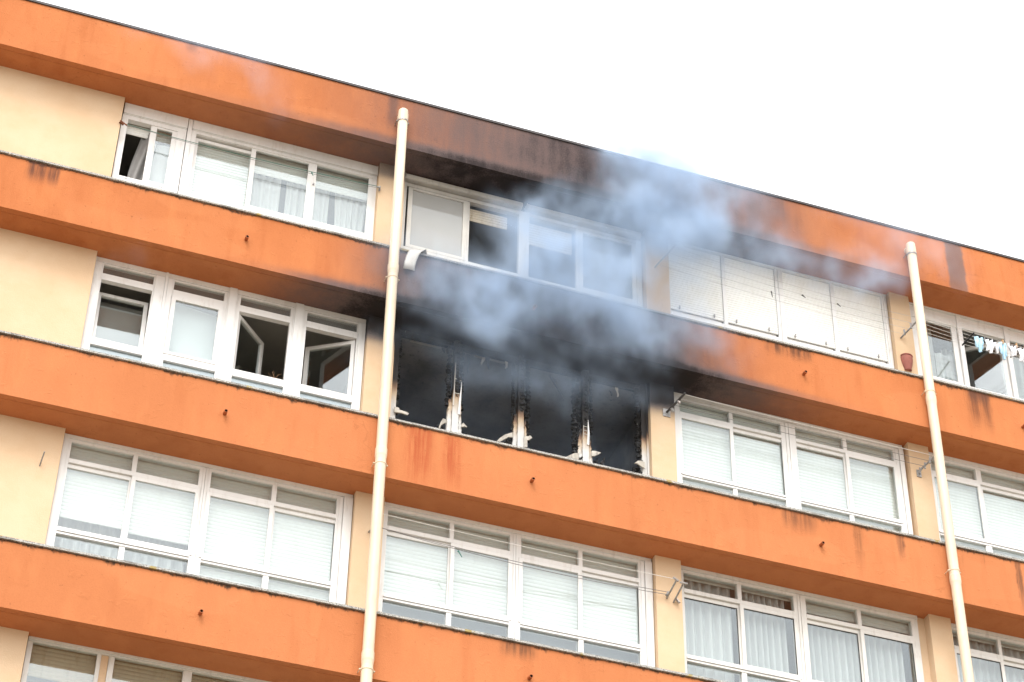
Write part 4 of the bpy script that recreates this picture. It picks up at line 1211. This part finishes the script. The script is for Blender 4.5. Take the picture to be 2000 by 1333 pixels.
# strip of shutter slat melted over the ledge
pts = [(6.12, -0.30, 19.90), (6.05, -0.435, 19.945), (5.99, -0.455, 19.93), (5.945, -0.462, 19.86), (5.915, -0.465, 19.76), (5.893, -0.468, 19.64), (5.885, -0.47, 19.53)]
mb = MB(); sec = []
for i, p in enumerate(pts):
    p = Vector(p); tg = (Vector(pts[min(i + 1, 6)]) - Vector(pts[max(i - 1, 0)])).normalized()
    side = Vector((0.98, -0.1, 0.15)) - tg * tg.dot(Vector((0.98, -0.1, 0.15))); side.normalize()
    nn = tg.cross(side)
    if nn.y > 0: nn = -nn
    row = [p + side * (0.078 * s) + nn * (0.010 * (1 - s * s)) for s in (-1, -0.7, -0.35, 0, 0.35, 0.7, 1)]
    sec.append([tuple(q) for q in row])
mb.grid(sec)
o = obj('bent_slat', mb, M_PVCB, None, smooth=True, at=(6.0, -0.44, 19.9))
md = o.modifiers.new('thickness', 'SOLIDIFY'); md.thickness = 0.003
tag(o, 'curled beige plastic slat drooping over the ledge beside the left downpipe', 'slat')

# plant pot on the sill of the open casement
t = thing('potted_plant', 'small brown plant pot with dry twigs inside the open casement', 'plant', (4.36, 0.25, 17.69))
mb = MB().tube([(4.36, 0.26, 17.60), (4.36, 0.26, 17.72)], [0.035, 0.05], 12); mb.tube([(4.36, 0.26, 17.72), (4.36, 0.26, 17.745)], [0.056, 0.056], 12)
obj('pot', mb, M_CLAY, t)
mb = MB(); rr = random.Random(4)
for _ in range(9):
    p = Vector((4.36, 0.26, 17.74)); pts = [p]
    dd = Vector((rr.uniform(-.6, .9), rr.uniform(-.8, .1), rr.uniform(.3, 1))).normalized()
    for q in range(4):
        p = p + dd * 0.035; dd = (dd + Vector((rr.uniform(-.5, .5), rr.uniform(-.4, .4), rr.uniform(-.5, .3)))).normalized(); pts.append(p)
    mb.tube(pts, [0.004, 0.004, 0.003, 0.003, 0.002], 4)
obj('twigs', mb, mat_simple('dry_twig', (0.25, 0.15, 0.08), 0.8), t)

# ------------------------------------------------------------------ smoke
def vnoise(shape, cell, seed):
    """smooth value noise on a grid; cell = lattice size in voxels"""
    rg = np.random.default_rng(seed)
    gs = [int(math.ceil(n_ / c_)) + 2 for n_, c_ in zip(shape, cell)]
    g_ = rg.random(gs, dtype=np.float32)
    out = g_
    for ax in range(3):
        co = np.arange(shape[ax], dtype=np.float32) / cell[ax]
        i = np.floor(co).astype(int); f = co - i; f = f * f * (3 - 2 * f)
        sh = [1, 1, 1]; sh[ax] = -1
        f = f.reshape(sh)
        out = np.take(out, i, axis=ax) * (1 - f) + np.take(out, i + 1, axis=ax) * f
    return out
def fbm(shape, cell, seed, oct_=4, gain=0.5):
    tot = np.zeros(shape, np.float32); a = 1.0; s = 0.0; c_ = [float(q) for q in cell]
    for o_ in range(oct_):
        tot += a * vnoise(shape, c_, seed + o_); s += a; a *= gain
        c_ = [max(1.5, q * 0.5) for q in c_]
    return tot / s

VX = (1.3, 15.1); VY = (-1.75, 0.45); VZ = (17.3, 23.3); H = 0.040
NX, NY, NZ = (int(round((b - a) / H)) for a, b in (VX, VY, VZ))
shape = (NX, NY, NZ)
X = np.linspace(VX[0], VX[1], NX, dtype=np.float32)[:, None, None]
Y = np.linspace(VY[0], VY[1], NY, dtype=np.float32)[None, :, None]
Zg = np.linspace(VZ[0], VZ[1], NZ, dtype=np.float32)[None, None, :]
w1 = fbm(shape, (20, 18, 20), 10, 4) - 0.5
w2 = fbm(shape, (20, 18, 20), 20, 3) - 0.5
w3 = fbm(shape, (20, 18, 20), 30, 3) - 0.5
s1 = fbm(shape, (8, 8, 8), 40, 3) - 0.5
s2 = fbm(shape, (8, 8, 8), 50, 3) - 0.5
XW = X + 1.15 * w1 + 0.34 * s1
ZW = Zg + 1.15 * w2 + 0.34 * s2
YW_ = Y + 0.5 * w3
PUFFS = [  # x, y, z, rx, ry, rz, amp
    (6.35, -0.62, 19.30, 0.50, 0.22, 0.36, 0.85), (6.75, -0.62, 19.05, 0.45, 0.22, 0.40, 0.65), (7.20, -0.65, 19.35, 0.70, 0.25, 0.45, 0.70), (8.0, -0.65, 19.40, 0.75, 0.25, 0.45, 0.80),
    (7.55, -0.75, 19.72, 0.50, 0.28, 0.30, 0.9), (8.65, -0.70, 19.40, 0.60, 0.26, 0.45, 0.75), (9.15, -0.70, 19.20, 0.38, 0.25, 0.42, 0.85),
    (8.0, -0.80, 20.22, 0.40, 0.26, 0.32, 1.7), (7.35, -0.7, 20.30, 0.28, 0.22, 0.30, 0.8), (7.15, -0.70, 19.78, 0.30, 0.24, 0.20, 0.6),
    (8.85, -0.8, 20.35, 0.50, 0.28, 0.50, 1.0), (9.3, -0.8, 20.65, 0.40, 0.30, 0.50, 1.2),
    (7.66, -0.55, 21.05, 0.16, 0.18, 0.18, 1.2), (8.1, -0.6, 21.05, 0.45, 0.18, 0.13, 0.6),
    (9.50, -0.85, 21.12, 0.45, 0.30, 0.42, 1.9), (9.25, -0.85, 21.62, 0.40, 0.30, 0.40, 0.95), (9.95, -0.85, 21.55, 0.50, 0.30, 0.33, 1.15), (10.35, -0.8, 21.75, 0.30, 0.26, 0.35, 0.8),
    (9.05, -0.85, 22.30, 0.30, 0.26, 0.35, 0.9), (9.6, -0.85, 22.25, 0.55, 0.28, 0.32, 0.7), (8.95, -0.85, 22.52, 0.25, 0.24, 0.18, 1.0), (9.5, -0.85, 22.55, 0.60, 0.24, 0.18, 1.2), (10.2, -0.8, 22.45, 0.6, 0.26, 0.35, 0.55), (10.7, -0.8, 22.3, 0.5, 0.26, 0.35, 0.4),
    (10.7, -0.7, 21.75, 0.45, 0.25, 0.35, 0.5), (10.45, -0.6, 21.22, 0.55, 0.25, 0.34, 0.9), (11.3, -0.5, 21.2, 0.60, 0.22, 0.25, 0.45), (11.2, -0.55, 21.62, 0.35, 0.22, 0.14, 0.45),
    (12.3, -0.45, 21.60, 0.40, 0.22, 0.20, 0.6), (13.2, -0.45, 21.62, 0.50, 0.22, 0.20, 0.6), (12.8, -0.45, 21.5, 0.4, 0.22, 0.14, 0.4), (13.9, -0.55, 22.2, 0.8, 0.22, 0.40, 0.28), (13.3, -0.6, 22.6, 0.8, 0.22, 0.2, 0.25),
    (9.9, -0.6, 19.55, 0.5, 0.22, 0.30, 0.45), (9.9, -0.55, 20.55, 0.3, 0.22, 0.5, 0.3), (10.2, -0.6, 19.30, 0.5, 0.22, 0.25, 0.25),
    (6.2, 0.0, 18.72, 0.5, 0.24, 0.16, 0.35), (6.95, -0.05, 18.60, 0.40, 0.24, 0.26, 0.65), (7.7, -0.05, 18.62, 0.6, 0.24, 0.22, 0.55), (8.4, -0.05, 18.55, 0.5, 0.24, 0.28, 0.60), (9.1, -0.1, 18.62, 0.5, 0.24, 0.20, 0.5),
    (8.9, 0.2, 17.7, 0.35, 0.2, 0.4, 0.22), (7.0, 0.2, 18.1, 1.0, 0.2, 0.5, 0.10),
    (7.2, -0.58, 19.35, 1.2, 0.16, 0.40, 0.35), (8.6, -0.62, 19.5, 0.9, 0.18, 0.45, 0.45), (8.3, -0.7, 20.6, 0.9, 0.2, 0.5, 0.35), (9.6, -0.7, 22.2, 0.9, 0.2, 0.6, 0.35), (7.6, 0.0, 18.65, 1.6, 0.2, 0.25, 0.35),
    (2.55, -0.6, 22.40, 0.8, 0.18, 0.22, 0.30), (3.1, -0.6, 22.5, 0.5, 0.18, 0.2, 0.2), (2.0, -0.35, 18.95, 0.35, 0.2, 0.35, 0.12), (3.7, -0.6, 21.9, 0.35, 0.2, 0.6, 0.10),
]
D = np.zeros(shape, np.float32)
for px, py, pz, rx, ry, rz, am in PUFFS:
    i0, i1 = np.searchsorted(X[:, 0, 0], [px - 2.6 * rx - 0.8, px + 2.6 * rx + 0.8])
    k0, k1 = np.searchsorted(Zg[0, 0, :], [pz - 2.6 * rz - 0.8, pz + 2.6 * rz + 0.8])
    sl = (slice(i0, i1), slice(None), slice(k0, k1))
    rx, rz = rx * 1.12, rz * 1.12
    q = ((XW[sl] - px) / rx) ** 2 + ((YW_[sl] - py) / ry) ** 2 + ((ZW[sl] - pz) / rz) ** 2
    D[sl] += am * np.exp(-q)
nz = 0.6 * fbm(shape, (13, 9, 17), 70, 4, 0.62) + 0.4 * fbm(shape, (6, 5, 9), 75, 3, 0.6)
bil = 1.0 - np.abs(2 * fbm(shape, (9, 9, 9), 80, 3, 0.5) - 1.0) * 2.2      # puffs with creases between
D = np.clip(D * np.clip((nz - 0.30) * 3.0, 0.16, 1.7) * np.clip(0.80 + 0.26 * bil, 0.6, 1.05) - 0.020, 0, None)
D *= np.clip((22.85 - Zg) / 0.30, 0, 1)
# nothing inside the slabs: the smoke hugs the front of the bands
for i in range(2):
    inside = (Y > YF) & (Zg > S[i]) & (Zg < T[i] + 0.03)
    D = np.where(inside, 0, D)
# fade at the limits of the grid
ed = np.minimum(np.minimum((X - VX[0]), (VX[1] - X)), np.minimum((Zg - VZ[0]), (VZ[1] - Zg)))
D *= np.clip(ed / 0.35, 0, 1)
D *= np.clip((Y - VY[0]) / 0.25, 0, 1) * np.clip((VY[1] - Y) / 0.15, 0, 1)

def build_smoke():
    m, nt, out = nmat('smoke_haze')
    n = N(nt)
    at = n.node('ShaderNodeAttribute'); at.attribute_name = 'density'
    pv = n.node('ShaderNodeVolumePrincipled')
    pv.inputs['Density Attribute'].default_value = ''
    pv.inputs['Color'].default_value = (0.585, 0.72, 0.90, 1)
    pv.inputs['Anisotropy'].default_value = 0.1
    n.link(n.math('MULTIPLY', at.outputs['Fac'], 2.9), pv.inputs['Density'])
    n.link(pv.outputs[0], out.inputs['Volume'])
    me = bpy.data.meshes.new('smoke')
    me.vertices.add(D.size)
    co = np.empty((NX, NY, NZ, 3), np.float32)
    co[..., 0] = X; co[..., 1] = Y; co[..., 2] = Zg
    me.vertices.foreach_set('co', co.ravel())
    a = me.attributes.new('soot_density', 'FLOAT', 'POINT')
    a.data.foreach_set('value', D.ravel())
    me.materials.append(m)
    o = bpy.data.objects.new('smoke', me)
    COL.objects.link(o)
    o['kind'] = 'stuff'; o['label'] = 'blue-grey smoke billowing out of the burnt-out window and up the front'; o['category'] = 'smoke'
    ng = bpy.data.node_groups.new('smoke_grid', 'GeometryNodeTree')
    ng.interface.new_socket('Geometry', in_out='INPUT', socket_type='NodeSocketGeometry')
    ng.interface.new_socket('Geometry', in_out='OUTPUT', socket_type='NodeSocketGeometry')
    q = N(ng)
    gi, gout = q.node('NodeGroupInput'), q.node('NodeGroupOutput')
    vc = q.node('GeometryNodeVolumeCube')
    vc.inputs['Min'].default_value = (VX[0], VY[0], VZ[0]); vc.inputs['Max'].default_value = (VX[1], VY[1], VZ[1])
    vc.inputs['Resolution X'].default_value = NX; vc.inputs['Resolution Y'].default_value = NY; vc.inputs['Resolution Z'].default_value = NZ
    ps = q.node('GeometryNodeInputPosition'); sx = q.node('ShaderNodeSeparateXYZ'); q.link(ps.outputs[0], sx.inputs[0])
    def idx(s, lo, hi, n_):
        f = q.math('ROUND', q.math('MULTIPLY', q.math('SUBTRACT', s, lo), (n_ - 1) / (hi - lo)))
        return q.math('MINIMUM', q.math('MAXIMUM', f, 0.0), float(n_ - 1))
    # index split in two so that no float loses whole numbers
    ij = q.math('ADD', q.math('MULTIPLY', idx(sx.outputs[0], *VX, NX), float(NY)), idx(sx.outputs[1], *VY, NY))
    fi = q.math('ADD', q.math('MULTIPLY', ij, float(NZ)), idx(sx.outputs[2], *VZ, NZ))
    si = q.node('GeometryNodeSampleIndex', data_type='FLOAT', domain='POINT')
    na = q.node('GeometryNodeInputNamedAttribute', data_type='FLOAT'); na.inputs['Name'].default_value = 'soot_density'
    q.link(gi.outputs[0], si.inputs['Geometry']); q.link(na.outputs['Attribute'], si.inputs['Value']); q.link(fi, si.inputs['Index'])
    q.link(si.outputs[0], vc.inputs['Density'])
    sm = q.node('GeometryNodeSetMaterial'); sm.inputs['Material'].default_value = m
    q.link(vc.outputs[0], sm.inputs['Geometry']); q.link(sm.outputs[0], gout.inputs[0])
    md = o.modifiers.new('grid', 'NODES'); md.node_group = ng
    return o
build_smoke()
# thin smoke hanging in the burnt room
m, nt, out = nmat('room_smoke')
n = N(nt); pv = n.node('ShaderNodeVolumePrincipled')
pv.inputs['Color'].default_value = (0.60, 0.70, 0.86, 1); pv.inputs['Density'].default_value = 0.16
n.link(pv.outputs[0], out.inputs['Volume'])
o = obj('room_smoke', MB().box(5.76, 9.68, 0.46, 4.55, S[2] + 0.26, S[1] - 0.01), m, None, at=(7.7, 2.0, 16.4))
o['kind'] = 'stuff'; o['label'] = 'thin grey smoke hanging inside the burnt-out room'; o['category'] = 'smoke'
